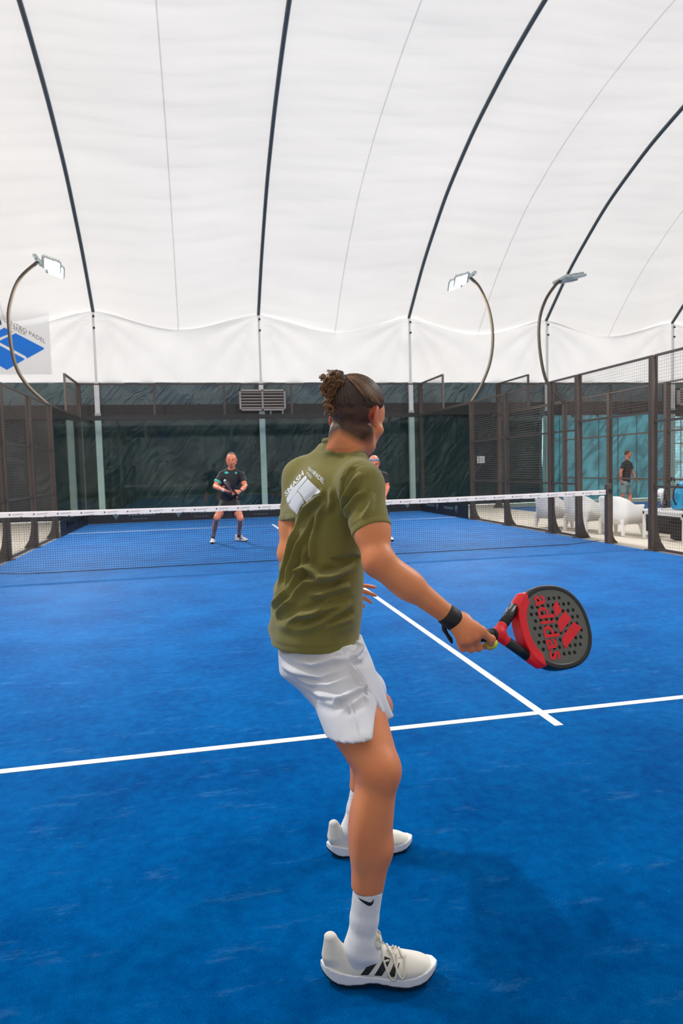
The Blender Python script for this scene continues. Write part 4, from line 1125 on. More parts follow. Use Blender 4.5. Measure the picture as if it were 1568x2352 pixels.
# neck opening
S.cone(J['neck'] - [0, 0, .03] - fT * .004, lerp(J['neck'], J['head'], .62) - fT * .012, .069, .064, .03)
ncc = D_(787, 1028, 2.07); ncn = unit(CR * .31 + CU * .93 + CF * .12); cut(S, ncc, ncn, .11)
V, F = S.mesh(2); N = vnormals(V, F)
def on_shirt(pix):
    """ridge lines measured in the photograph, laid onto the cloth"""
    out = []
    for x, y in pix:
        h = SB.ray_cast(Vector(CAM), Vector(D_(x, y, 1) - CAM))
        if h[0] is not None: out.append(np.array(h[0]))
    return out
SB = BVHTree.FromPolygons([tuple(v) for v in V], [tuple(f) for f in F])
z1 = lambda L_: [(560 + a / 3.92, 1200 + b / 3.92) for a, b in L_]; z2 = lambda L_: [(600 + a / 4.355, 820 + b / 4.355) for a, b in L_]
ridges = [  # (points, height, width)
    (z1([(370, 640), (480, 470), (560, 400), (680, 490), (820, 470), (900, 430)]), .012, .011), (z1([(560, 660), (700, 650), (860, 590), (960, 560)]), .009, .012),
    (z1([(370, 760), (470, 640), (560, 540), (760, 520), (900, 440), (1000, 360)]), .010, .012), (z1([(370, 920), (500, 840), (620, 830), (800, 760), (980, 700)]), .010, .012),
    (z1([(520, 960), (700, 900), (850, 810), (960, 720)]), .010, .012), (z1([(280, 860), (360, 760), (470, 690)]), .008, .011),
    (z1([(700, 960), (850, 900), (990, 850)]), .008, .010), (z1([(380, 900), (640, 800), (760, 700), (980, 640)]), .006, .009),
    (z1([(360, 640), (420, 420), (500, 200), (560, 60)]), .009, .011), (z1([(300, 600), (370, 420), (430, 180), (470, 0)]), .008, .010), (z1([(600, 400), (610, 250), (620, 60)]), .008, .011),
    (z1([(480, 560), (520, 380), (545, 200)]), .007, .009), (z1([(250, 760), (330, 680), (390, 600)]), .008, .011),
    (z1([(230, 900), (400, 940), (600, 960), (900, 950), (1000, 900)]), .004, .016),
    (z2([(800, 1560), (850, 1380), (930, 1240), (1000, 1150)]), .009, .010), (z2([(870, 1650), (870, 1520), (940, 1400), (1050, 1330)]), .008, .009),
    (z2([(800, 1540), (790, 1380), (810, 1220), (900, 1110), (1080, 1060)]), .0055, .0045), (z2([(1000, 1650), (1080, 1500), (1130, 1350)]), .006, .011),
    (z2([(330, 1700), (440, 1520), (560, 1420), (620, 1320)]), .008, .010), (z2([(520, 1800), (560, 1600), (640, 1430)]), .008, .011), (z2([(420, 1820), (480, 1650), (560, 1500)]), .006, .009),
    (z2([(640, 1600), (700, 1450), (700, 1300)]), .006, .012), (z2([(620, 960), (760, 940), (900, 990)]), .003, .010)]
folds = [(on_shirt(p), h, w) for p, h, w in ridges]; folds = [f_ for f_ in folds if len(f_[0]) > 1]
dsp = fold_disp(V, N, folds, None)
low = hash_noise(V * [1, 1, 1.6], 11, 3) * .004 + hash_noise(V, 26, 5) * .0016
Pside = (V - D_(724, 1350, 2.1)) @ CF    # far side gets procedural folds
diag = np.sin((V @ unit([.4, .5, 1.])) * 95 + 2.2 * hash_noise(V, 7, 2)) * .0045 * np.clip(Pside / .06, 0, 1) * np.clip((1.35 - V[:, 2]) / .15, 0, 1)
edge = np.ones(len(V))
for p, n_ in ((hemp[0], hn), (sleeveR, tR), (sleeveL, tL)):
    dd_ = np.abs((V - p) @ unit(n_)); edge *= np.where((np.linalg.norm(V - p, axis=1) < (.35 if n_ is hn else .12)), np.clip(dd_ / .03, .25, 1), 1)
outer = N @ np.array([0, 0, 1.])
V = V + N * (dsp + low + diag)[:, None] * edge[:, None]
# hem stitching: a fine groove around each hem
for p, n_, r0 in ((hemp[0], hn, .4), (sleeveR, unit(tR + .12 * CR), .13), (sleeveL, tL, .13)):
    g = np.abs(-((V - p) @ unit(n_)) - .020); m_ = (g < .004) & (np.linalg.norm(V - p, axis=1) < r0); V[m_] -= N[m_] * (.0016 * (1 - g[m_] / .004))[:, None]
dq = line_dist(V, [J['neck'] + [0, 0, .03], J['neck'] + [0, 0, .02]])[0]
shirt = mesh_obj('t_shirt', V, F, M['olive'], player, True, PO)
SB = BVHTree.FromPolygons([tuple(v) for v in V], [tuple(f) for f in F])
# collar rib
col_pts = []
nc = J['neck'] + [0, 0, .03] + fT * .016; ncd = unit(np.array([0, 0, 1.]) + fT * .1)
e1_ = unit(rT - ncn * (rT @ ncn)); e2_ = np.cross(ncn, e1_)
for a in np.linspace(0, 2 * math.pi, 49): col_pts.append(ncc + ncn * .000 - fT * .002 + .0590 * (e1_ * math.cos(a) + e2_ * math.sin(a) * 1.02))
MB().tube(col_pts, .0068, 8, caps=False).build('collar', M['olive'], shirt, True)
lc = D_(750, 1008, 2.0)
MB().obox(lc + CF * .045, CR, unit(CU + .4 * CF), unit(CF - .4 * CU), (.014, .016, .002)).build('care_label', M['print_w'], shirt)

def refine(V2, F2, maxlen):
    """split 2D faces until their edges are short enough to follow the cloth"""
    bm = bmesh.new(); vs = [bm.verts.new((x, y, 0)) for x, y in V2]
    for f_ in F2:
        try: bm.faces.new([vs[i] for i in f_])
        except ValueError: pass
    x0, y0 = np.min(V2, 0); x1, y1 = np.max(V2, 0)
    for k in np.arange(x0 + maxlen, x1, maxlen): bmesh.ops.bisect_plane(bm, geom=bm.verts[:] + bm.edges[:] + bm.faces[:], plane_co=(k, 0, 0), plane_no=(1, 0, 0))
    for k in np.arange(y0 + maxlen, y1, maxlen): bmesh.ops.bisect_plane(bm, geom=bm.verts[:] + bm.edges[:] + bm.faces[:], plane_co=(0, k, 0), plane_no=(0, 1, 0))
    bm.verts.ensure_lookup_table(); bm.verts.index_update()
    v = np.array([q.co[:2] for q in bm.verts]); f = [tuple(q.index for q in f_.verts) for f_ in bm.faces]; bm.free(); return v, f
def cloth_print(name, V2, F2, bv, m, parent, org, lift=.0012, step=3.0):
    v, f = refine(V2, F2, step); P = []; okv = []
    for x, y in v:
        h = bv.ray_cast(Vector(CAM), Vector(D_(x, y, 1) - CAM))
        if h[0] is None: P.append(np.zeros(3)); okv.append(False)
        else: P.append(np.array(h[0]) - (CF * lift)); okv.append(True)
    f = [q for q in f if all(okv[i] for i in q)]
    used = sorted({i for q in f for i in q}); mp_ = {o: n for n, o in enumerate(used)}
    if not f: return None
    return mesh_obj(name, [P[i] for i in used], [tuple(mp_[i] for i in q) for q in f], m, parent, False, org)
def poly_print(name, pts, *a, **k):
    return cloth_print(name, np.array(pts, float), [tuple(range(len(pts)))], *a, **k)
q = lambda L_: [(640 + a / 11.2, 1050 + b / 11.2) for a, b in L_]
for pl in ([(690, 465), (730, 545), (600, 700), (470, 870), (240, 1195), (205, 1130), (200, 1060), (300, 860), (480, 680)],
           [(745, 560), (830, 650), (960, 770), (1085, 895), (1000, 950), (900, 970), (830, 1060), (710, 1160), (640, 1090), (610, 1010), (550, 930), (480, 870), (600, 720)],
           [(465, 885), (530, 930), (600, 1040), (640, 1130), (665, 1170), (590, 1230), (540, 1310), (510, 1400), (450, 1505), (425, 1410), (330, 1320), (250, 1230), (340, 1060)]):
    poly_print('emblem_print', q(pl), SB, M['print_w'], shirt, PO)
for a, b in (([(900, 1010), (1070, 945), (1080, 965), (910, 1035)]), None) and (([(905, 1018), (1072, 958), (1074, 968), (908, 1030)], 0), ([(715, 1190), (890, 1040), (895, 1050), (720, 1205)], 0), ([(250, 1265), (420, 1420), (416, 1430), (245, 1275)], 0), ([(590, 1270), (660, 1215), (664, 1225), (596, 1280)], 0)):
    poly_print('emblem_edge', q(a), SB, M['print_w'], shirt, PO)
def text_px(txt, o, ux, uy, width, shear, bold, bv, m, parent, org, name='lettering', spacing=1.0):
    v, f = text_verts(txt, 1.0, shear, bold, spacing); v = v - [v[:, 0].min(), 0]; sc = width / v[:, 0].max()
    P = np.array(o)[None] + v[:, :1] * sc * np.array(ux) + v[:, 1:2] * np.array(uy)
    return cloth_print(name, P, f, bv, m, parent, org)
text_px('SMASH', (655.5, 1141), (.64, -.77), (-.5 * 9, -15.5 * .9), 66, 0, .02, SB, M['print_w'], shirt, PO, spacing=.95)
text_px('CENTRO', (706, 1078), (.74, .67), (4.0, -9.5), 21, 0, .01, SB, M['print_w'], shirt, PO)
text_px('PADEL', (719.5, 1090.5), (.80, .74), (4.5, -13.5), 29, 0, .02, SB, M['print_w'], shirt, PO)
text_px('VICENZA', (702, 1088), (.70, .72), (3.6, -9.0), 17, 0, .01, SB, M['print_w'], shirt, PO)

# ---- shorts
S = SDF([-1.80, -8.78, .48], [-1.12, -8.0, 1.0], .0038)
wst = [(c, l, a, b) for c, l, a, b in [torso_station(1455, 629, 816, 2.12, 70, .82), torso_station(1500, 632, 838, 2.12, 72, .88), torso_station(1545, 682, 850, 2.125, 72, .92), torso_station(1590, 716, 862, 2.13, 72, .95)]]
S.loft(ulerp(wst[::-1], .001), .04)
tR3 = unit(J['knR'] - J['hipR']); tL3 = unit(J['knL'] - J['hipL'])
hemR = D_(812, 1694, 1.86); hemL = lerp(J['hipL'], J['knL'], .60)
S.cone(D_(780, 1552, 2.05), D_(829, 1712, 1.885), .106, .080, .05); S.cone(J['hipL'], lerp(J['hipL'], J['knL'], .66), .100, .090, .05)
S.cone(D_(794, 1525, 2.03), D_(893, 1646, 1.985), .050, .011, .05)
cut(S, hemR, unit(-CU + CR * .16), .20); cut(S, hemL, tL3, .16)
S.plane(hemp[0] - hn * .016, -hn)
# side slit of the near leg: a wedge opening towards the hem
def px_prism(S, poly, d0, d1):
    """cut a convex wedge: each side plane passes through two measured points and runs front to back"""
    pts = [D_(x, y, 1.84) for x, y in poly]; c = sum(pts) / len(pts); pl_ = []
    for i in range(len(pts)):
        a_, b_ = pts[i], pts[(i + 1) % len(pts)]; n = unit(np.cross(b_ - a_, CF)); n = n if (c - a_) @ n < 0 else -n; pl_.append((a_, n))
    def fn(X, Y, Z):
        r = None
        for a_, n in pl_ + [(D_(800, 1600, d0), -CF), (D_(800, 1600, d1), CF)]:
            v = (X - a_[0]) * n[0] + (Y - a_[1]) * n[1] + (Z - a_[2]) * n[2]; r = v if r is None else np.maximum(r, v)
        return r
    S.put(fn, c - .25, c + .25, 0, 'sub')
px_prism(S, [(853, 1602), (906, 1657), (906, 1700), (869, 1636)], 1.7, 1.93)
px_prism(S, [(869, 1636), (912, 1664), (925, 1760), (832, 1760)], 1.7, 1.93)
V, F = S.mesh(2); N = vnormals(V, F)
HB = BVHTree.FromPolygons([tuple(v) for v in V], [tuple(f) for f in F])
def on_bvh(bv, pix):
    out = []
    for x, y in pix:
        h = bv.ray_cast(Vector(CAM), Vector(D_(x, y, 1) - CAM))
        if h[0] is not None: out.append(np.array(h[0]))
    return out
ridges = [(z1(p), h, w) for p, h, w in (
    ([(300, 1180), (420, 1250), (620, 1280), (800, 1230), (960, 1230)], .008, .011), ([(340, 1280), (480, 1350), (700, 1390), (900, 1330)], .008, .012),
    ([(420, 1380), (600, 1450), (780, 1470), (980, 1400)], .008, .012), ([(520, 1480), (700, 1560), (880, 1590), (1060, 1500), (1110, 1460)], .009, .012),
    ([(640, 1600), (800, 1640), (950, 1560)], .005, .011), ([(850, 1700), (950, 1640), (1080, 1560), (1140, 1590)], .005, .012),
    ([(950, 1260), (1030, 1400), (1140, 1570)], .006, .005), ([(1000, 1060), (1060, 1130), (1000, 1200), (950, 1230)], .010, .010), ([(1100, 1130), (1050, 1230), (960, 1260)], .006, .009),
    ([(930, 1620), (990, 1760), (1040, 1900)], .003, .004), ([(300, 1130), (640, 1190), (900, 1170)], .006, .010))]
folds = [(on_bvh(HB, p), h, w) for p, h, w in ridges]; folds = [f_ for f_ in folds if len(f_[0]) > 1]
V = V + N * (fold_disp(V, N, folds, None) + hash_noise(V, 13, 8) * .003)[:, None]
shorts = mesh_obj('shorts', V, F, M['shorts_white'], player, True, PO)
# ---- socks and shoes
def sock(an, kn, top_t, T, r_top, rib, nm='sock'):
    t = unit(kn - an); lo = np.minimum(an, kn) - .1; S = SDF(lo - [0, 0, 0], np.maximum(an, lerp(an, kn, .55)) + .1, .003)
    tp = lerp(an, kn, top_t)
    f_ = T[:3, 0]
    S.cone(an - t * .02, lerp(an, tp, .45) + f_ * .002, .0392, .0388, .008); S.cone(lerp(an, tp, .45) + f_ * .002, lerp(an, tp, 1.15) + f_ * .005, .0388, r_top, .008)
    S.cone(an - t * .01 - f_ * .010, an - [0, 0, .06] - f_ * .008, .033, .031, .02); S.cone(an, an + f_ * .05 - [0, 0, .04], .034, .031, .02)
    S.put(lambda X, Y, Z: (X - tp[0]) * t[0] + (Y - tp[1]) * t[1] + (Z - tp[2]) * t[2], S.lo, S.lo + S.h * S.n, 0, 'inter')
    
    V, F = S.mesh(1); N = vnormals(V, F)
    a = frame_for(an, kn, f_); ang = np.arctan2((V - an) @ a[2], (V - an) @ a[1]); hgt = (V - an) @ t
    V = V + N * (rib * np.sin(ang * 46) * (hgt > .01) + .0006 * np.sin(hgt * 160 + ang) * (hgt < .05))[:, None]
    return mesh_obj(nm, V, F, M['sock'], player, True, PO), BVHTree.FromPolygons([tuple(v) for v in V], [tuple(f) for f in F])
sk, skb = sock(J['anR'], J['knR'], t_at(J['anR'], J['knR'], 1.865, 836, 2033), TR, .0415, .0003)
sk2, skb2 = sock(J['anL'], J['knL'], t_at(J['anL'], J['knL'], 2.45, 818, 1815), TL, .040, .0011)
sw = [(821, 2061), (834, 2067), (847, 2072), (852, 2072), (856, 2068), (857.5, 2063), (858, 2070), (856, 2076), (851, 2080.5), (845, 2080), (836, 2074.5), (828, 2068)]
poly_print('tick_print', sw, skb, M['ink'], sk, PO)
smats = (M['shoe_w'], M['sole_w'], M['sole_b'], M['lace'])
stp = [(.085, .128, .021, .088), (.122, .156, .020, .085), (.158, .184, .017, .078)]
shoe(player, heelR, toeR, ZU, 1, smats, .286, True, stp, stripe_mat=M['ink'])
shoe(player, heelL, toeL, ZU, -1, smats, .286, True, stp, stripe_mat=M['ink'])

# ---- hair: slicked back cap with combed grooves, curly bun
S = SDF(J['head'] - .2, J['head'] + .2, .0028)
c0 = J['head']
S.ell(c0 + .99 * (-.012 * hf + .037 * hu), [.0805 * .99, .0975 * .99, .0895 * .99], R3, 0)
pl = lambda a, b, d: c0 + .99 * (a * R3[0] + b * hf + d * hu)
S.plane(pl(0, .066, .078), unit(hf * .98 - hu * .40), .006)                     # front hairline
S.plane(pl(0, .03, .034), unit(hf * .55 - hu * .84), .006)             # temple to ear
S.plane(pl(0, -.02, .012), unit(-hu * .96 + hf * .28), .02)                   # nape line
S.ell(c0 - .01 * hf + .034 * hu, [.072, .085, .080], R3, 0, 'sub')
V, F = S.mesh(1); N = vnormals(V, F)
bun = D_(768, 880, 1.99); kb = pl(-.0, -.078, .088)
ax_ = unit(kb - c0); e1 = unit(np.cross(ax_, hf)); e2 = np.cross(ax_, e1); w_ = V - kb
az = np.arctan2(w_ @ e1, w_ @ e2); dist = np.linalg.norm(w_, axis=1)
ax_ = ax_
V = V + N * ((.0012 * np.sin(az * 38 + 2 * hash_noise(V, 12, 4)) + .0010 * np.sin(az * 83 + 3 * hash_noise(V, 18, 6)) + .003 * hash_noise(np.stack([az * 3, dist * 3, az * 0], 1), 3, 7)) * np.clip(dist / .04, 0, 1) + .004 * np.exp(-(dist / .03) ** 2))[:, None]
hair = mesh_obj('hair', V, F, M['hair_dark'], player, True, PO)
rg = random.Random(11)
def curl(c, rr, turns, drop, r0, dirs, taper=True, n=26):
    a0 = rg.uniform(0, 6.28); u_ = unit([rg.gauss(0, 1) for _ in range(3)]) if dirs is None else unit(dirs); p_ = unit(np.cross(u_, [rg.gauss(0, 1) for _ in range(3)])); q_ = np.cross(u_, p_)
    pts = []
    for i in range(n):
        t_ = i / (n - 1); a = a0 + turns * 6.283 * t_; R_ = rr * (1 - .45 * t_)
        pts.append(c + p_ * R_ * math.cos(a) + q_ * R_ * math.sin(a) + u_ * drop * (t_ - .5))
    return pts, [r0 * (1 - .6 * abs(2 * i / (n - 1) - 1) ** 3) for i in range(n)]
S = SDF(bun - .12, bun + .12, .003)
for dx, dy, dz, r in ((-4, -6, 0, .029), (8, 2, .02, .024), (-15, 2, .0, .023), (-2, -18, .0, .018), (-14, 24, .005, .019), (0, 20, .012, .020), (-16, 42, .008, .015), (-15, 58, .012, .012), (14, 10, .03, .020), (20, 22, .03, .012)):
    S.ell(D_(772 + dx, 882 + dy, 1.985 + dz), r, None, .012)
V, F = S.mesh(1); N = vnormals(V, F); V = V + N * (.004 * hash_noise(V, 70, 1) + .003 * hash_noise(V, 140, 2))[:, None]
bunc = mesh_obj('bun', V, F, M['hair_dark'], player, True, PO)
s = MB(); s2 = MB()
BB = BVHTree.FromPolygons([tuple(v) for v in V], [tuple(f) for f in F])
def lock(c, ax, rr, turns, drop, m_):
    """a curly lock: a few strands running side by side round the same loop"""
    u_ = unit(ax); p_ = unit(np.cross(u_, unit([rg.gauss(0, 1) for _ in range(3)]))); q_ = np.cross(u_, p_); a0 = rg.uniform(0, 6.28)
    for j in range(m_):
        dr = rg.uniform(-.0035, .0035); du = rg.uniform(-.004, .004); n = 14; r0 = rg.uniform(.0007, .0014)
        pts = [c + (p_ * math.cos(a0 + turns * 6.283 * i / (n - 1)) + q_ * math.sin(a0 + turns * 6.283 * i / (n - 1))) * (rr + dr) * (1 - .35 * i / (n - 1)) + u_ * (du + drop * i / (n - 1)) for i in range(n)]
        (s if rg.random() < .5 else s2).tube(pts, [r0 * (1 - .7 * abs(2 * i / (n - 1) - 1) ** 3) for i in range(n)], 4)
for k in range(150):
    z = rg.random()
    if z < .5: px_, py_, rr = rg.gauss(767, 13), rg.gauss(878, 12), rg.uniform(.008, .017)
    elif z < .8: px_, py_, rr = rg.gauss(758, 9), rg.gauss(908, 13), rg.uniform(.007, .013)
    else: px_, py_, rr = rg.gauss(754, 6), rg.gauss(937, 9), rg.uniform(.005, .009)
    h = BB.ray_cast(Vector(CAM), Vector(D_(px_, py_, 1) - CAM))
    if h[0] is None or rg.random() < .25: c = D_(px_, py_, 1.985 + rg.uniform(-.02, .03)); nn_ = [rg.gauss(0, 1) for _ in range(3)]; rr *= .7
    else: c = np.array(h[0]); nn_ = np.array(h[1]) + .6 * np.array([rg.gauss(0, 1) for _ in range(3)])
    if (px_ - 766) ** 2 / 30 ** 2 + (py_ - 893) ** 2 / 62 ** 2 > 1: continue
    lock(c, nn_, rr, rg.uniform(.5, 1.05), rg.uniform(-.006, .006), 7)
for c_, rr in (((757, 940), .011), ((754, 934), .008), ((805, 908), .010), ((798, 903), .008), ((753, 949), .009), ((764, 953), .006)):
    lock(D_(*c_, 1.955), CF + .3 * CU, rr, .95, .003, 6)
tag(s.build('curls', M['hair'], bunc, True), kind='stuff'); tag(s2.build('curls', M['hair_gold'], bunc, True), kind='stuff')
s = MB()
def comb(s, n, r0, r1, lift):
    for k in range(n):   # combed back from the hairline to the knot, following the skull
        a = rg.uniform(-2.5, 2.5); fr_ = rg.uniform(.0, .30)
        st_ = pl(.080 * math.sin(a), .062 * math.cos(a) + .008, .034 + .050 * max(-.15, math.cos(a)) + .01 * rg.random())
        pts = []; j1, j2 = rg.uniform(-.06, .06), rg.uniform(3, 7)
        for i in range(13):
            t_ = fr_ + (1 - fr_) * i / 12; p = lerp(st_, kb, t_); e = p - pl(0, -.012, .037)
            e = e + R3[0] * .003 * math.sin(j2 * t_ + a * 9)
            q_ = np.array([e @ R3[0] / .0805, e @ hf / .0975, e @ hu / .0895]); pts.append(pl(0, -.012, .037) + e / np.linalg.norm(q_) * (1.0 + lift + j1 * .12 * math.sin(3.1 * t_)))
        r = rg.uniform(r0, r1); s.tube(pts, [r * (.5 + .5 * math.sin(math.pi * min(1, .15 + i / 13))) for i in range(13)], 4)
comb(s, 420, .0005, .0010, .016)
sd = MB(); comb(sd, 520, .0008, .0017, .010)
tag(sd.build('strands', M['hair_dark'], hair, True), kind='stuff')
for k in range(22):
    c = D_(rg.uniform(742, 790), rg.uniform(855, 945), 2.05) + CF * .03; p, r = curl(c, rg.uniform(.012, .03), rg.uniform(.3, .8), .02, .0003, None); s.tube(p, r, 3)
for k in range(26):   # wisps at the nape
    p0 = D_(rg.uniform(757, 800), rg.uniform(965, 985), 2.03); p, r = curl(p0 - CF * .0, rg.uniform(.006, .016), rg.uniform(.3, .7), .015, .00035, None); s.tube(p, r, 3)
tag(s.build('strands', M['hair_gold'], hair), kind='stuff')

# ---- wristband and strap
wd = unit(J['wrR'] - J['elR']); wc = D_(1034, 1418, 1.862)
s = MB(); fr = frame_for(J['elR'], J['wrR'], CR); pts = []
prof = [(-.021, .0295), (-.019, .0325), (0, .0335), (.019, .0325), (.021, .0295)]
v = []; f = []
for i, (o_, r_) in enumerate(prof):
    for k in range(28):
        a = 2 * math.pi * k / 28; v.append(wc + wd * o_ + (fr[1] * math.cos(a) * .93 + fr[2] * math.sin(a)) * r_)
f = [(i * 28 + k, i * 28 + (k + 1) % 28, (i + 1) * 28 + (k + 1) % 28, (i + 1) * 28 + k) for i in range(4) for k in range(28)] + [tuple(range(28)), tuple(112 + k for k in range(28))[::-1]]
wb = s.add(v, f).build('wristband', M['black'], player, True)
MB().tube([D_(1017, 1432, 1.868), D_(1020, 1446, 1.872), D_(1026, 1456, 1.876), D_(1034, 1468, 1.878), D_(1038, 1477, 1.88)], [.004, .007, .005, .0065, .003], 8).build('wrist_loop', M['black'], wb, True)

# ---- racket
rk = thing('padel_racket', 'red, black and grey perforated racket held out by the man in olive t-shirt', 'racket', tuple(neckP))
RO = tuple(neckP)
hc_ = neckP + RA * .214
def to_rk(V): return hc_ + V[:, :1] * RA + V[:, 1:2] * RB + V[:, 2:3] * RN
def rk_out(a, b):
    """signed distance-like value to the head outline (a: towards the tip, b: across)"""
    A = np.where(a > 0, .130, .128); B = .122
    p = 2.25; k = ((np.abs(a) / A) ** p + (np.abs(b) / B) ** p) ** (1 / p)
    return (k - 1) * .125
S = SDF([-.14, -.14, -.024], [.14, .14, .024], .0017)
S.put(lambda X, Y, Z: np.maximum(rk_out(X + 0 * Z, Y + 0 * Z) + .011, np.abs(Z) - .0175), [-.14, -.14, -.02], [.14, .14, .02], 0)
holes = []
for i in range(-5, 6):
    for j in range(-5, 6):
        a = i * .0205 + (.010 if j % 2 else 0); b = j * .0205
        if rk_out(np.array(a), np.array(b)) < -.034 and a > -.088: holes.append((a, b)); S.cone([a, b, -.03], [a, b, .03], .0055, .0055, 0, 'sub')
V, F = S.mesh(0); facep = mesh_obj('face', to_rk(V), F, M['face_grey'], rk, True, RO)
S = SDF([-.16, -.16, -.026], [.15, .16, .026], .0019)
S.put(lambda X, Y, Z: np.sqrt(np.maximum(np.abs(rk_out(X + 0 * Z, Y + 0 * Z) + .006) - .003, 0) ** 2 + np.maximum(np.abs(Z) - .013, 0) ** 2) - .006, [-.16, -.16, -.02], [.15, .16, .02], 0)
for q_ in (-1, 1): S.cone([-.190, q_ * .014, 0], [-.110, q_ * .080, 0], .0125, .0140, .010)
V, F = S.mesh(0); mesh_obj('frame', to_rk(V), F, M['frame_black'], rk, True, RO)
S = SDF([-.24, -.16, -.026], [.0, .16, .026], .0019)
# red bridge across the throat and red sleeves over the joints
S.put(lambda X, Y, Z: np.maximum(np.maximum(np.abs(rk_out(X + 0 * Z, Y + 0 * Z) + .008) - .0135, np.abs(Z) - .0195), X + .078 + 0.0 * (Y + Z)), [-.16, -.14, -.024], [-.04, .14, .024], 0)
S.cone([-.214, 0, 0], [-.200, 0, 0], .017, .0178, .01)
for q_ in (-1, 1): S.cone([-.202, q_ * .004, 0], [-.184, q_ * .020, 0], .0165, .0155, .01); S.cone([-.116, q_ * .074, 0], [-.090, q_ * .094, 0], .0165, .0168, .008)
V, F = S.mesh(0); mesh_obj('throat', to_rk(V), F, M['red'], rk, True, RO)
for q_ in (-1, 1):
    P_ = lambda a, b, n_: hc_ + RA * a + RB * b + RN * n_
    MB().tube([P_(-.188, q_ * .017, 0), P_(-.118, q_ * .073, 0)], [.0145, .0155], 12).build('throat_arm', M['frame_black'], rk, True)
grip = MB().tube([hc_ - RA * a for a in (.205, .215, .25, .29, .322, .326)], [.015, .0162, .0162, .0165, .0185, .0165], 14).build('grip', M['black'], rk, True)
s = MB()
pts = [hc_ - RA * (.208 + .115 * t_) + .0166 * (RB * math.cos(t_ * 44) + RN * math.sin(t_ * 44)) for t_ in np.linspace(0, 1, 90)]
s.tube(pts, .0011, 5).build('overgrip_edge', M['frame_black'], grip)
MB().tube([hc_ - RA * (.209), hc_ - RA * .226], [.0178, .0178], 14).build('grip_collar', M['black'], rk, True)
MB().tube([D_(1116, 1474, 1.880), D_(1124, 1482, 1.874), D_(1133, 1480, 1.874), D_(1139, 1473, 1.880)], [.008, .012, .0125, .007], 12).build('yellow_tab', M['yellow'], rk, True)
sgn = -1 if RN @ CF > 0 else 1                       # the side of the face turned to the camera
def rk_print(name, V2, F2, m, lift=.0182):
    v, f_ = refine(np.array(V2, float), F2, .012)
    return mesh_obj(name, [hc_ + a * RA + b * RB + sgn * lift * RN for a, b in v], f_, m, facep, False, RO)
v, f_ = text_verts('adidas', 1.0, 0, .016, 1.0); v = v - [v[:, 0].min(), 0]; sc = .190 / v[:, 0].max()
rk_print('lettering', [(-.055 + b * sc * 1.05, -.095 + a * sc) for a, b in v], f_, M['red'])
for k, (b0, L_) in enumerate(((-.058, .030), (-.012, .058), (.036, .088))):
    w0 = .033; sk_ = -.62
    rk_print('emblem_bar', [(.006, b0), (.006, b0 + w0), (.006 + L_, b0 + w0 + sk_ * L_ * 1.0), (.006 + L_ * .72, b0 + sk_ * L_ * .72 - .004)], [(0, 1, 2, 3)], M['red'])
side_ = MB()
text_v, text_f = text_verts('adidas', 1.0, 0, .01, 1.0); sc = .045 / text_v[:, 0].max(); text_v = text_v * sc
for q_ in (-1,):
    u0 = np.array([-.166, q_ * .028]); uu = unit(np.array([.054, q_ * .054])); nn_ = np.array([-uu[1] * q_, uu[0] * q_]) * (-1)
    outd = unit(RA * (-uu[1] * -q_) * -1 * 0 + RB * q_ * .7 - RA * .7)
    base = hc_ + RA * u0[0] + RB * u0[1] + outd * .0168; al = unit(RA * uu[0] + RB * uu[1])
    mesh_obj('side_lettering', [base + al * a + sgn * RN * (b - .004) for a, b in text_v], text_f, M['print_w'], rk, False, RO)

# ================================================================== the other people
M['skin2'] = skin_mat('ruddy skin', lin(238, 150, 116), lin(218, 122, 90))
M['tee_black'] = mat('black sports fabric', lin(26, 28, 32), .7, var=.1)
M['teal'] = mat('turquoise print', lin(60, 200, 186), .6)
M['hair_grey'] = mat('short grey brown hair', lin(92, 82, 76), .8, var=.2, scale=60)
M['hair_brown'] = mat('short brown hair', lin(92, 62, 44), .8, var=.2, scale=60)
M['cap_grey'] = mat('grey headband', lin(160, 156, 162), .8)
M['sock_black'] = mat('black sock', lin(24, 24, 26), .8)
M['shoe_p'] = mat('white and pink shoe', lin(236, 224, 218), .5, var=.06)
M['shorts_mint'] = mat('pale mint shorts', lin(160, 190, 180), .8, var=.12, scale=9, col2=lin(112, 130, 118))
M['eye_dark'] = mat('dark eye', lin(30, 22, 20), .3)
M['lens_dark'] = mat('dark glasses', lin(40, 24, 24), .2)

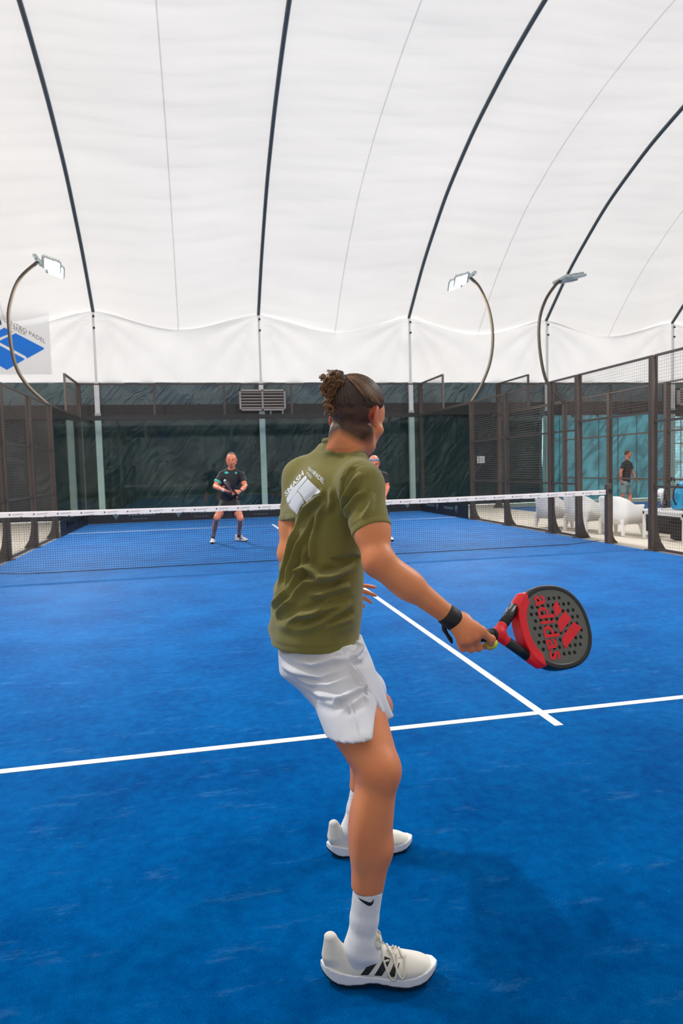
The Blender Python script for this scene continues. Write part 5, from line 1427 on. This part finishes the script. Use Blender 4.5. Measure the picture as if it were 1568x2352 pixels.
def figure(label, P, face, hipface, mats, h=.0095, s=1.0, tilt=8, group=None, sleeve=.62, shoe_dirs=None, grounds=None, hands='full', belly=.0, short_t=.72, sock_t=.35, headk=1.0):
    """a standing figure from joint positions: one continuous body with clothes, socks and shoes as its parts"""
    t = thing('person', label, 'person', tuple(np.append(((grounds[0] + grounds[1]) / 2)[:2], 0)), group)
    O = tuple(parent_loc(t)); f = unit(face[0]); hd = unit(face[1]); hp = unit(hipface)
    rT_ = np.cross(f, ZU); rP_ = np.cross(hp, ZU)
    grounds = [g + np.array([0, 0, .005]) for g in grounds]
    TF = [shoe_frame(g, g + d_, ZU) for g, d_ in zip(grounds, shoe_dirs)]
    an = [place_mesh(np.array([[.078, 0, .098]]), T)[0] for T in TF]
    pel, neck = P['pel'], P['neck']; ch = lerp(pel, neck, .70)
    w = np.linalg.norm(P['shR'] - P['shL']) / 2
    st = [(pel + [0, 0, -.12], rP_, .150 * s, .115 * s), (pel, rP_, .168 * s, .122 * s), (lerp(pel, neck, .25) + f * belly * .6, rP_, .158 * s, .112 * s + belly * .5), (lerp(pel, neck, .45) + f * belly * .4, rT_, .160 * s, .112 * s + belly * .3),
          (ch, rT_, .172 * s, .118 * s), (lerp(pel, neck, .86), rT_, .150 * s, .095 * s), (lerp(pel, neck, .97), rT_, .09 * s, .07 * s), (neck + [0, 0, .02], rT_, .06 * s, .06 * s)]
    allp = np.array([P[k] for k in ('head', 'shR', 'shL', 'elR', 'elL', 'wrR', 'wrL', 'knR', 'knL')] + list(grounds)); lo, hi = allp.min(0) - .30, allp.max(0) + .30; lo[2] = .02
    S = SDF(lo, hi, h); k = .03
    S.loft(ulerp(st, -.012), k)
    hu_ = unit(math.cos(math.radians(tilt)) * ZU + math.sin(math.radians(tilt)) * hd); hf_ = unit(hd - hu_ * (hd @ hu_))
    S.cone(neck - [0, 0, .03], P['head'] - hu_ * .05 - hf_ * .02, .058 * s, .056 * s, .02)
    for q, sh in ((1, P['shR']), (-1, P['shL'])): S.cone(neck + rT_ * q * .03 + [0, 0, .01], lerp(neck, sh, .8) + [0, 0, .005], .036 * s, .042 * s, .03)
    HPf = sdf_head(S, P['head'], hf_, hu_, 1.02 * s * headk, True, .012, h < .012)
    sdf_arm(S, P['shR'], P['elR'], P['wrR'], s, f); sdf_arm(S, P['shL'], P['elL'], P['wrL'], s, f)
    for key, (hd_, bk, sd_) in P['hands'].items():
        sdf_hand(S, P[key], hd_, bk, sd_, 1.05 * s, .6, .5, True)
    for hip, kn, a_ in ((P['hipR'], P['knR'], an[0]), (P['hipL'], P['knL'], an[1])):
        sdf_leg(S, hip, kn, a_, hp, s); S.cone(a_, a_ - [0, 0, .04], .033, .03)
    V, F = S.mesh(1)
    body = mesh_obj('body', V, F, mats['skin'], t, True, O)
    hl = (V - P['head']); r_ = np.linalg.norm(hl, axis=1) < .2
    R3_ = np.array([np.cross(hf_, hu_), hf_, hu_]); hc = hl @ R3_.T
    hs = np.zeros(len(V))
    if mats.get('goatee'): hs = np.maximum(hs, np.clip(1 - np.linalg.norm((hc - [0, .088, -.092]) / [.022, .04, .02], axis=1), 0, .35) * 2.5)
    if mats.get('beard'): hs = np.maximum(hs, np.clip((-.042 - hc[:, 2]) / .02, 0, 1) * np.clip((hc[:, 1] - .02) / .02, 0, 1) * mats['beard'])
    brow = np.minimum(*[np.linalg.norm((hc - [q * .030, .092, .022]) / [.020, .02, .006], axis=1) for q in (-1, 1)]); hs = np.maximum(hs, np.clip(1.3 - brow, 0, .7))
    set_attr(body, 'short_hair', np.where(r_, np.clip(hs, 0, 1), 0))
    lip = np.linalg.norm((hc - [0, .098, -.057]) / [.024, .03, .009], axis=1); set_attr(body, 'flush', np.where(r_, np.clip(1.4 - lip, 0, 1), 0))
    for q in (-1, 1):
        e_ = MB(); bm = bmesh.new(); bmesh.ops.create_uvsphere(bm, u_segments=10, v_segments=6, radius=.0095); c_ = HPf(q * .030, .0865, .003)
        e_.add([np.array(v.co) + c_ for v in bm.verts], [tuple(v.index for v in f_.verts) for f_ in bm.faces]); bm.free(); e_.build('eye', M['eye_dark'], t, True)
    # shirt
    S = SDF(lo, hi, h * .85)
    S.loft(ulerp(st, .006), k)
    for q, sh in ((1, P['shR']), (-1, P['shL'])): S.cone(neck + rT_ * q * .04 + [0, 0, .01], lerp(neck, sh, .8) + [0, 0, .012], .038 * s, .05 * s, .04)
    for sh, el in ((P['shR'], P['elR']), (P['shL'], P['elL'])):
        S.ell(sh, .062 * s, None, .04); S.cone(sh, lerp(sh, el, .95), .064 * s, .066 * s, .03)
        cut(S, lerp(sh, el, sleeve), unit(el - sh), .16)
    S.cone(neck + [0, 0, .055] + f * .02, neck + [0, 0, .14] + f * .02, .062 * s, .08 * s, .005, 'sub')
    S.plane(pel + [0, 0, -.045], [0, 0, -1.])
    V, F = S.mesh(1); N = vnormals(V, F); V = V + N * (hash_noise(V, 14, 3) * .008)[:, None]
    sh_ = mesh_obj('t_shirt', V, F, mats['shirt'], t, True, O)
    bvs = BVHTree.FromPolygons([tuple(v) for v in V], [tuple(f_) for f_ in F])
    # shorts
    S = SDF(lo, np.array([hi[0], hi[1], pel[2] + .2]), h * .85)
    S.loft(ulerp([(pel + [0, 0, -.12], rP_, .160 * s, .125 * s), (pel, rP_, .168 * s, .125 * s), (pel + [0, 0, .05], rP_, .160 * s, .12 * s)], .0), .03)
    for hip, kn in ((P['hipR'], P['knR']), (P['hipL'], P['knL'])):
        S.cone(hip, lerp(hip, kn, 1.0), .105 * s, .088 * s, .04); cut(S, lerp(hip, kn, short_t), unit(kn - hip), .24)
    V, F = S.mesh(1); N = vnormals(V, F); V = V + N * (hash_noise(V, 16, 5) * .006)[:, None]
    so = mesh_obj('shorts', V, F, mats['shorts'], t, True, O)
    bvh_so = BVHTree.FromPolygons([tuple(v) for v in V], [tuple(f_) for f_ in F])
    for a_, kn, g in ((an[0], P['knR'], 0), (an[1], P['knL'], 1)):
        tp = lerp(a_, kn, sock_t); MB().tube([a_ - unit(kn - a_) * .05, a_, lerp(a_, tp, .5), tp, tp + unit(kn - a_) * .001], [.036, .037, .038, .040, .038], 14).build('sock', mats['sock'], t, True)
        shoe(t, grounds[g], grounds[g] + shoe_dirs[g] * .3, ZU, 1 if g == 0 else -1, (mats['shoe'], M['sole_w'], M['sole_b'], M['lace']), .30, False, mats.get('stripes'), h=.007, stripe_mat=mats.get('stripe_mat', M['ink']))
    # hair
    if mats.get('hair'):
        S = SDF(P['head'] - .17, P['head'] + .19, .006); c0_ = P['head']; k_ = 1.02 * s * headk
        S.ell(c0_ + k_ * (-.014 * hf_ + .037 * hu_), [.0788 * k_, .0940 * k_, .0872 * k_], R3_, 0)
        hlz = mats.get('hairline', .088)
        S.plane(c0_ + k_ * (.05 * hf_ + (hlz - .002) * hu_), unit(hf_ * .80 - hu_ * .60), .006); S.plane(c0_ + k_ * (.0 * hf_ - .002 * hu_), unit(hf_ * .55 - hu_ * .84), .01)
        V, F = S.mesh(1); N = vnormals(V, F); V = V + N * (hash_noise(V, 90, 3) * .003)[:, None]
        mesh_obj('hair', V, F, mats['hair'], t, True, O)
    return t, O, bvs, bvh_so, HPf, (hf_, hu_), sh_, so

def cam_print(name, pix, bv, m, parent, O, lift=.006, step=2.0):
    return poly_print(name, pix, bv, m, parent, O, lift=lift, step=step)

# ---- left opponent, waiting for the ball
g1, g2 = at_plane(489, 1247, 'z', 0), at_plane(553, 1243, 'z', 0)
dB = 12.62
P = dict(head=D_(531.5, 1056.5, dB - .06), neck=D_(531, 1080, dB), pel=D_(526, 1148, dB + .12), shR=D_(508.5, 1092, dB), shL=D_(554, 1092, dB), elR=D_(494, 1117, dB - .08), elL=D_(563, 1117, dB - .08),
         wrR=D_(516, 1127, dB - .34), wrL=D_(551, 1129, dB - .32), hipR=D_(517, 1157, dB + .10), hipL=D_(537, 1157, dB + .10), knR=D_(498, 1189, dB - .12), knL=D_(552, 1191, dB - .08))
P['hands'] = {'wrR': (unit(CR * .9 - CU * .25 - CF * .1), unit(-CU * .8 - CF * .4), 1), 'wrL': (unit(-CR * .9 - CU * .1 - CF * .2), unit(-CF * .8 + CU * .3), -1)}
toes = [unit(-CFh + CRh * .05), unit(-CFh * .55 + CRh * .9)]
t1, O1, bv1, bvo1, HP1, _, sh1, so1 = figure('man in black kit with turquoise sleeve cuff standing beyond the net facing the camera', P, (unit(-CFh), unit(-CFh + CRh * .06)), unit(-CFh), dict(skin=M['skin2'], shirt=M['tee_black'], shorts=M['tee_black'], sock=M['sock_black'], shoe=M['shoe_p'], hair=M['hair_grey'], hairline=.086, goatee=True, beard=.25, stripes=[(.10, .13, .05, .08)], stripe_mat=mat('blue shoe panel', lin(70, 90, 170), .5)),
       grounds=[g1 - toes[0] * .10, g2 - toes[1] * .12], shoe_dirs=toes, belly=.03, short_t=.62, sock_t=.22, s=1.03, headk=1.12, tilt=4)
zq = lambda L_: [(460 + a / 8.711, 1010 + b / 8.711) for a, b in L_]
cam_print('chest_emblem', zq([(475, 655), (520, 630), (575, 660), (520, 688)]), bv1, M['teal'], sh1, O1)
cam_print('chest_emblem', zq([(690, 650), (715, 640), (740, 670), (712, 692)]), bv1, M['teal'], sh1, O1)
cam_print('shorts_emblem', zq([(280, 1295), (320, 1270), (365, 1305), (325, 1325)]), bvo1, M['teal'], so1, O1)
a_, b_ = lerp(P['shR'], P['elR'], .52), lerp(P['shR'], P['elR'], .66); MB().tube([a_, b_], [.0715, .0725], 20).build('cuff', M['teal'], sh1, True)
a_, b_ = lerp(P['elL'], P['wrL'], .02), lerp(P['elL'], P['wrL'], .18); MB().tube([a_, b_], [.048, .046], 16).build('elbow_strap', M['black'], t1, True)
a_, b_ = lerp(P['elL'], P['wrL'], .86), lerp(P['elL'], P['wrL'], .97); MB().tube([a_, b_], [.034, .034], 16).build('wristband', M['black'], t1, True)
a_, b_ = lerp(P['elR'], P['wrR'], .90), lerp(P['elR'], P['wrR'], .98); MB().tube([a_, b_], [.032, .032], 16).build('wristwatch', M['print_w'], t1, True)

# his racket, seen nearly edge-on
M['gold'] = mat('black and gold racket face', lin(120, 106, 66), .4, var=.25, scale=22, col2=lin(60, 54, 40))
r0 = D_(540, 1131, dB - .46); ra = unit(D_(513, 1101, dB - .52) - r0); rn = unit(CR * .80 + CU * .62 + CF * .28); rn = unit(rn - ra * (rn @ ra)); rb = np.cross(rn, ra)
rk2 = thing('padel_racket', 'black and gold racket held in front by the man with the turquoise cuff', 'racket', tuple(r0))
def slab(poly, z0, z1, o):
    n = len(poly); v = [o + ra * a + rb * b + rn * z for z in (z0, z1) for a, b in poly]
    return v, [(i, (i + 1) % n, n + (i + 1) % n, n + i) for i in range(n)] + [tuple(range(n))[::-1], tuple(range(n, 2 * n))]
oc = r0 + ra * .17; circ = [(.115 * math.cos(a), .112 * math.sin(a)) for a in np.linspace(0, 2 * math.pi, 25)[:-1]]; rim = [(a * 1.12, b * 1.12) for a, b in circ]
v, f = slab(circ, -.019, .019, oc); mesh_obj('face', v, f, M['gold'], rk2, False, tuple(r0))
s = MB(); n = 24
v = [oc + ra * a + rb * b + rn * z for (a, b), z in [(p, z) for z in (-.017, .017) for p in rim] + [(p, z) for z in (-.017, .017) for p in circ]]
f = [(i, (i + 1) % n, n + (i + 1) % n, n + i) for i in range(n)] + [(2 * n + i, 3 * n + i, 3 * n + (i + 1) % n, 2 * n + (i + 1) % n) for i in range(n)] + [(i, 2 * n + i, 2 * n + (i + 1) % n, (i + 1) % n) for i in range(n)] + [(n + i, n + (i + 1) % n, 3 * n + (i + 1) % n, 3 * n + i) for i in range(n)]
s.add(v, f).build('frame', M['frame_black'], rk2)
MB().tube([r0 - ra * .10, r0 + ra * .02], .016, 10).build('grip', M['black'], rk2, True)
s = MB()
for q in (-1, 1): s.tube([r0 + ra * .01 + rb * q * .006, r0 + ra * .075 + rb * q * .06], .012, 8)
s.build('throat', M['frame_black'], rk2, True)
v, f = slab([(.065, -.06), (.11, -.045), (.118, .02), (.075, .06), (.06, .0)], -.0205, .0205, oc); mesh_obj('bumper', v, f, M['print_w'], rk2, False, tuple(r0))

# ---- right opponent, mostly hidden behind the near player's shoulder
dC = 12.4; gC = [at_plane(848, 1243, 'z', 0), at_plane(893, 1241, 'z', 0)]
P = dict(head=D_(858.5, 1064, dC - .10), neck=D_(860, 1083, dC), pel=D_(858, 1146, dC + .18), shR=D_(839, 1095, dC), shL=D_(882, 1094, dC), elR=D_(832, 1118, dC - .05), elL=D_(889, 1119, dC - .02),
         wrR=D_(846, 1138, dC - .25), wrL=D_(884, 1139, dC - .22), hipR=D_(849, 1155, dC + .15), hipL=D_(869, 1155, dC + .15), knR=D_(845, 1192, dC - .12), knL=D_(886, 1192, dC - .1))
P['hands'] = {'wrR': (unit(CR * .7 - CU * .6 - CF * .3), unit(-CF + CU * .2), 1), 'wrL': (unit(-CR * .25 - CU * .9 - CF * .3), unit(CR * .5 - CF * .8), -1)}
toes = [unit(-CFh - CRh * .1), unit(-CFh * .9 + CRh * .3)]
t2, O2, bv2, _, HP2, (hf2, hu2), _, _ = figure('bald man in black shirt and grey headband, half hidden behind the olive shoulder', P, (unit(-CFh), unit(-CFh)), unit(-CFh), dict(skin=M['skin2'], shirt=M['tee_black'], shorts=M['tee_black'], sock=M['sock_black'], shoe=M['shoe_p'], beard=.3), grounds=[gC[0] - toes[0] * .1, gC[1] - toes[1] * .1], shoe_dirs=toes, belly=.04, s=1.04, headk=1.12, tilt=10)
kk = 1.02 * 1.04 * 1.12; c0_ = P['head']; rr_ = np.cross(hf2, hu2); s = MB(); ring = []
for z, q in ((.034, 1.0), (.034, 1.05), (.066, 1.05), (.076, 1.0)):
    for a in np.linspace(0, 2 * math.pi, 33)[:-1]:
        e = math.sqrt(max(0, 1 - ((z - .035) / .086) ** 2)) * q; ring.append(c0_ + kk * (rr_ * .0785 * e * math.cos(a) + hf2 * (-.010 + .1 * e * math.sin(a)) + hu2 * (z + .012 * math.sin(a))))
f = [(i * 32 + k, i * 32 + (k + 1) % 32, (i + 1) * 32 + (k + 1) % 32, (i + 1) * 32 + k) for i in range(3) for k in range(32)]
s.add(ring, f).build('headband', M['cap_grey'], t2, True)
s = MB()
for q in (-1, 1):
    for i in range(12):
        pass
    s.tube([HP2(q * .031 + .017 * math.cos(a), .104, .002 + .013 * math.sin(a)) for a in np.linspace(0, 6.283, 14)], .002, 5, caps=False)
    s.tube([HP2(q * .05, .1, .006), HP2(q * .083, .0, .010)], .002, 5)
s.tube([HP2(-.014, .106, .004), HP2(.014, .106, .004)], .002, 5); s.build('glasses', M['lens_dark'], t2)

# ---- man on the second court
dE = 21.3; gE = [at_plane(1430, 1162, 'z', 0), at_plane(1447, 1163, 'z', 0)]
dE = float((gE[0] - CAM) @ CF)
P = dict(head=D_(1441.5, 1044, dE), neck=D_(1440, 1059, dE), pel=D_(1437, 1106, dE), shR=D_(1432, 1066, dE - .15), shL=D_(1446, 1066, dE + .17), elR=D_(1424.5, 1085, dE - .2), elL=D_(1452, 1085, dE + .2), wrR=D_(1426, 1103, dE - .2), wrL=D_(1459, 1100, dE + .1),
         hipR=D_(1433, 1112, dE - .07), hipL=D_(1442, 1112, dE + .07), knR=D_(1430, 1138, dE - .08), knL=D_(1446, 1138, dE + .06))
P['hands'] = {'wrR': (unit(-CU + CR * .2), unit(-CR - CF * .3), 1), 'wrL': (unit(-CU * .6 + CR * .6), unit(CR - CF * .3), -1)}
fE = unit(CRh * .8 - CFh * .6); toes = [unit(CRh * .8 - CFh * .5), unit(CRh * .9 - CFh * .3)]
figure('man in black t-shirt and pale mint shorts standing on the second court behind the mesh', P, (fE, unit(CRh * .95 - CFh * .3)), fE, dict(skin=M['skin2'], shirt=M['tee_black'], shorts=M['shorts_mint'], sock=M['skin2'], shoe=M['black'], hair=M['hair_brown'], beard=.35), h=.012, grounds=[gE[0] - toes[0] * .1, gE[1] - toes[1] * .1], shoe_dirs=toes, s=1.0, short_t=.85, sock_t=.1)

# ================================================================== chairs, table and bags beside the court
def tub_chair(cx, cy, rot, label):
    t = thing('plastic_armchair', label, 'chair', (cx, cy, 0), 'white plastic armchairs in the aisle'); c, sn = math.cos(rot), math.sin(rot)
    def Wp(x, y, z): return (cx + x * c - y * sn, cy + x * sn + y * c, z)
    # U-shaped wall: front of one arm, round the back, to the front of the other arm (chair faces +x)
    path = []
    for i in range(41):
        u = i / 40
        if u < .3: x = .30 - u / .3 * .42; y = .32 - .01 * (u / .3); 
        elif u > .7: x = .30 - (1 - u) / .3 * .42; y = -.32 + .01 * ((1 - u) / .3)
        else:
            a = (u - .3) / .4 * math.pi; x = -.12 - .19 * math.sin(a) ** .8; y = .31 * math.cos(a)
        b = math.sin(math.pi * min(1, max(0, (u - .16) / .68))) ** 1.6 if .16 < u < .84 else 0
        path.append((x, y, .57 + .17 * min(1, b * 1.15)))
    v = []
    for q, (x, y, zt) in enumerate(path):
        nx, ny = -x * .0, y
        d = np.array([x + .0, y]); d = d / np.linalg.norm(d)
        for z, o in ((.21, .0), (.45, -.008), (zt - .015, .012), (zt, .004), (zt, -.030), (zt - .02, -.040), (.45, -.055), (.23, -.045)):
            fl = .02 * (zt - .57) / .17
            v.append(Wp(x + d[0] * (o + fl * (z > .5)), y + d[1] * (o + fl * (z > .5)), z))
    f = [(i * 8 + k, i * 8 + (k + 1) % 8, (i + 1) * 8 + (k + 1) % 8, (i + 1) * 8 + k) for i in range(40) for k in range(8)] + [tuple(range(8)), tuple(320 + k for k in range(8))[::-1]]
    sh = MB().add(v, f).build('shell', M['plastic_white'], t, True)
    v = []; n = 24; 
    for z in (.37, .41):
        for i in range(41): x, y, _ = path[i]; v.append(Wp(x * .93, y * .93, z))
    f = [tuple(range(41)), tuple(41 + k for k in range(41))[::-1]] + [(i, i + 1, 42 + i, 41 + i) for i in range(40)] + [(40, 0, 41, 81)]
    MB().add(v, f).build('seat', M['plastic_white'], t)
    for x, y in ((.25, .28), (.25, -.28), (-.21, .24), (-.21, -.24)):
        dx, dy = .05 * np.sign(x), .04 * np.sign(y); v = []
        for z, w_, e in ((.30, .055, 0), (.22, .05, 0), (.0, .026, 1)):
            for a, b in ((-1, -1), (1, -1), (1, 1), (-1, 1)): v.append(Wp(x + a * w_ + e * dx * .6, y + b * w_ * .6 + e * dy * .6, z))
        f = [(i * 4 + k, i * 4 + (k + 1) % 4, i * 4 + 4 + (k + 1) % 4, i * 4 + 4 + k) for i in range(2) for k in range(4)] + [(3, 2, 1, 0), (8, 9, 10, 11)]
        MB().add(v, f).build('leg', M['plastic_white'], t)
    return t
tub_chair(6.08, 1.25, math.radians(18), 'white plastic armchair nearest the open doorway')
tub_chair(5.88, 2.2, math.radians(20), 'white plastic armchair in the middle of the row of three behind the net')
tub_chair(5.70, 3.1, math.radians(16), 'white plastic armchair farthest from the doorway, behind the fence posts')

M['white_metal'] = mat('white metal', lin(226, 224, 218), .4)
t = thing('low_table', 'low white metal table at the right edge carrying a turquoise bag', 'table', (6.4, -.1, 0))
MB().box((6.0, -.62, .49), (6.85, .48, .525)).build('tabletop', M['white_metal'], t, bevel=.006)
for x, y in ((6.03, -.58), (6.03, .44), (6.82, -.58), (6.82, .44)):
    MB().box((x - .02, y - .02, 0), (x + .02, y + .02, .49)).build('leg', M['white_metal'], t)
MB().box((6.01, -.6, .44), (6.05, .46, .49)).build('apron', M['white_metal'], t)
MB().box((6.8, -.6, .44), (6.84, .46, .49)).build('apron', M['white_metal'], t)
# crates beneath and beyond
t = thing('storage_box', 'black plastic storage box on the floor beyond the low white table', 'box', (7.1, 1.15, 0))
MB().box((6.85, .75, 0), (7.35, 1.55, .36)).build('body', M['black'], t, bevel=.015); MB().box((6.83, .73, .36), (7.37, 1.57, .40)).build('lid', M['black'], t, bevel=.01)
t = thing('storage_box', 'smaller black storage box at the right edge under the low white table', 'box', (6.5, -.15, 0))
MB().box((6.3, -.45, 0), (6.72, .1, .30)).build('body', M['black'], t, bevel=.015); MB().box((6.28, -.47, .30), (6.74, .12, .33)).build('lid', M['black'], t, bevel=.01)

M['bag'] = mat('turquoise nylon', lin(0, 150, 196), .55, var=.12, scale=8, bump=.001, bscale=200)
t = thing('sports_bag', 'turquoise racket bag with black straps standing on the low white table', 'bag', (6.4, -.2, .525)); BO = (6.4, -.2, .525)
S = SDF([6.1, -.65, .50], [6.75, .35, 1.15], .008)
S.loft([((6.42, -.18, .545), (0, 1, 0), .27, .16), ((6.42, -.18, .62), (0, 1, 0), .29, .17), ((6.42, -.18, .82), (0, 1, 0), .26, .15), ((6.42, -.18, .98), (0, 1, 0), .18, .10), ((6.42, -.18, 1.03), (0, 1, 0), .12, .05)], 0, power=3.0)
V, F = S.mesh(2); N = vnormals(V, F); V = V + N * (hash_noise(V, 9, 2) * .014)[:, None]
mesh_obj('body', V, F, M['bag'], t, True, BO)
for y in (-.10, .12):
    MB().tube([(6.30, y, .98), (6.22, y + .01, .88), (6.20, y, .74), (6.24, y - .02, .62)], .016, 8).build('strap', M['black'], t, True)
MB().tube([(6.3, -.02, 1.02), (6.28, .0, 1.09), (6.28, .05, 1.10), (6.3, .08, 1.03)], .014, 8).build('handle', M['black'], t, True)
MB().tube([(6.25, .14, .60), (6.15, .12, .60), (6.12, .0, .58)], [.03, .04, .02], 8).build('loose_strap', M['black'], t, True)
t = thing('disc_stand', 'small round white disc on a thin stem beside the turquoise bag', 'stand', (6.2, .28, .525))
MB().tube([(6.235, .24, .82), (6.215, .225, .825)], .075, 20).build('disc', M['plastic_white'], t, True)
MB().tube([(6.235, .24, .526), (6.225, .232, .76)], .012, 8).build('stem', M['white_metal'], t, True)
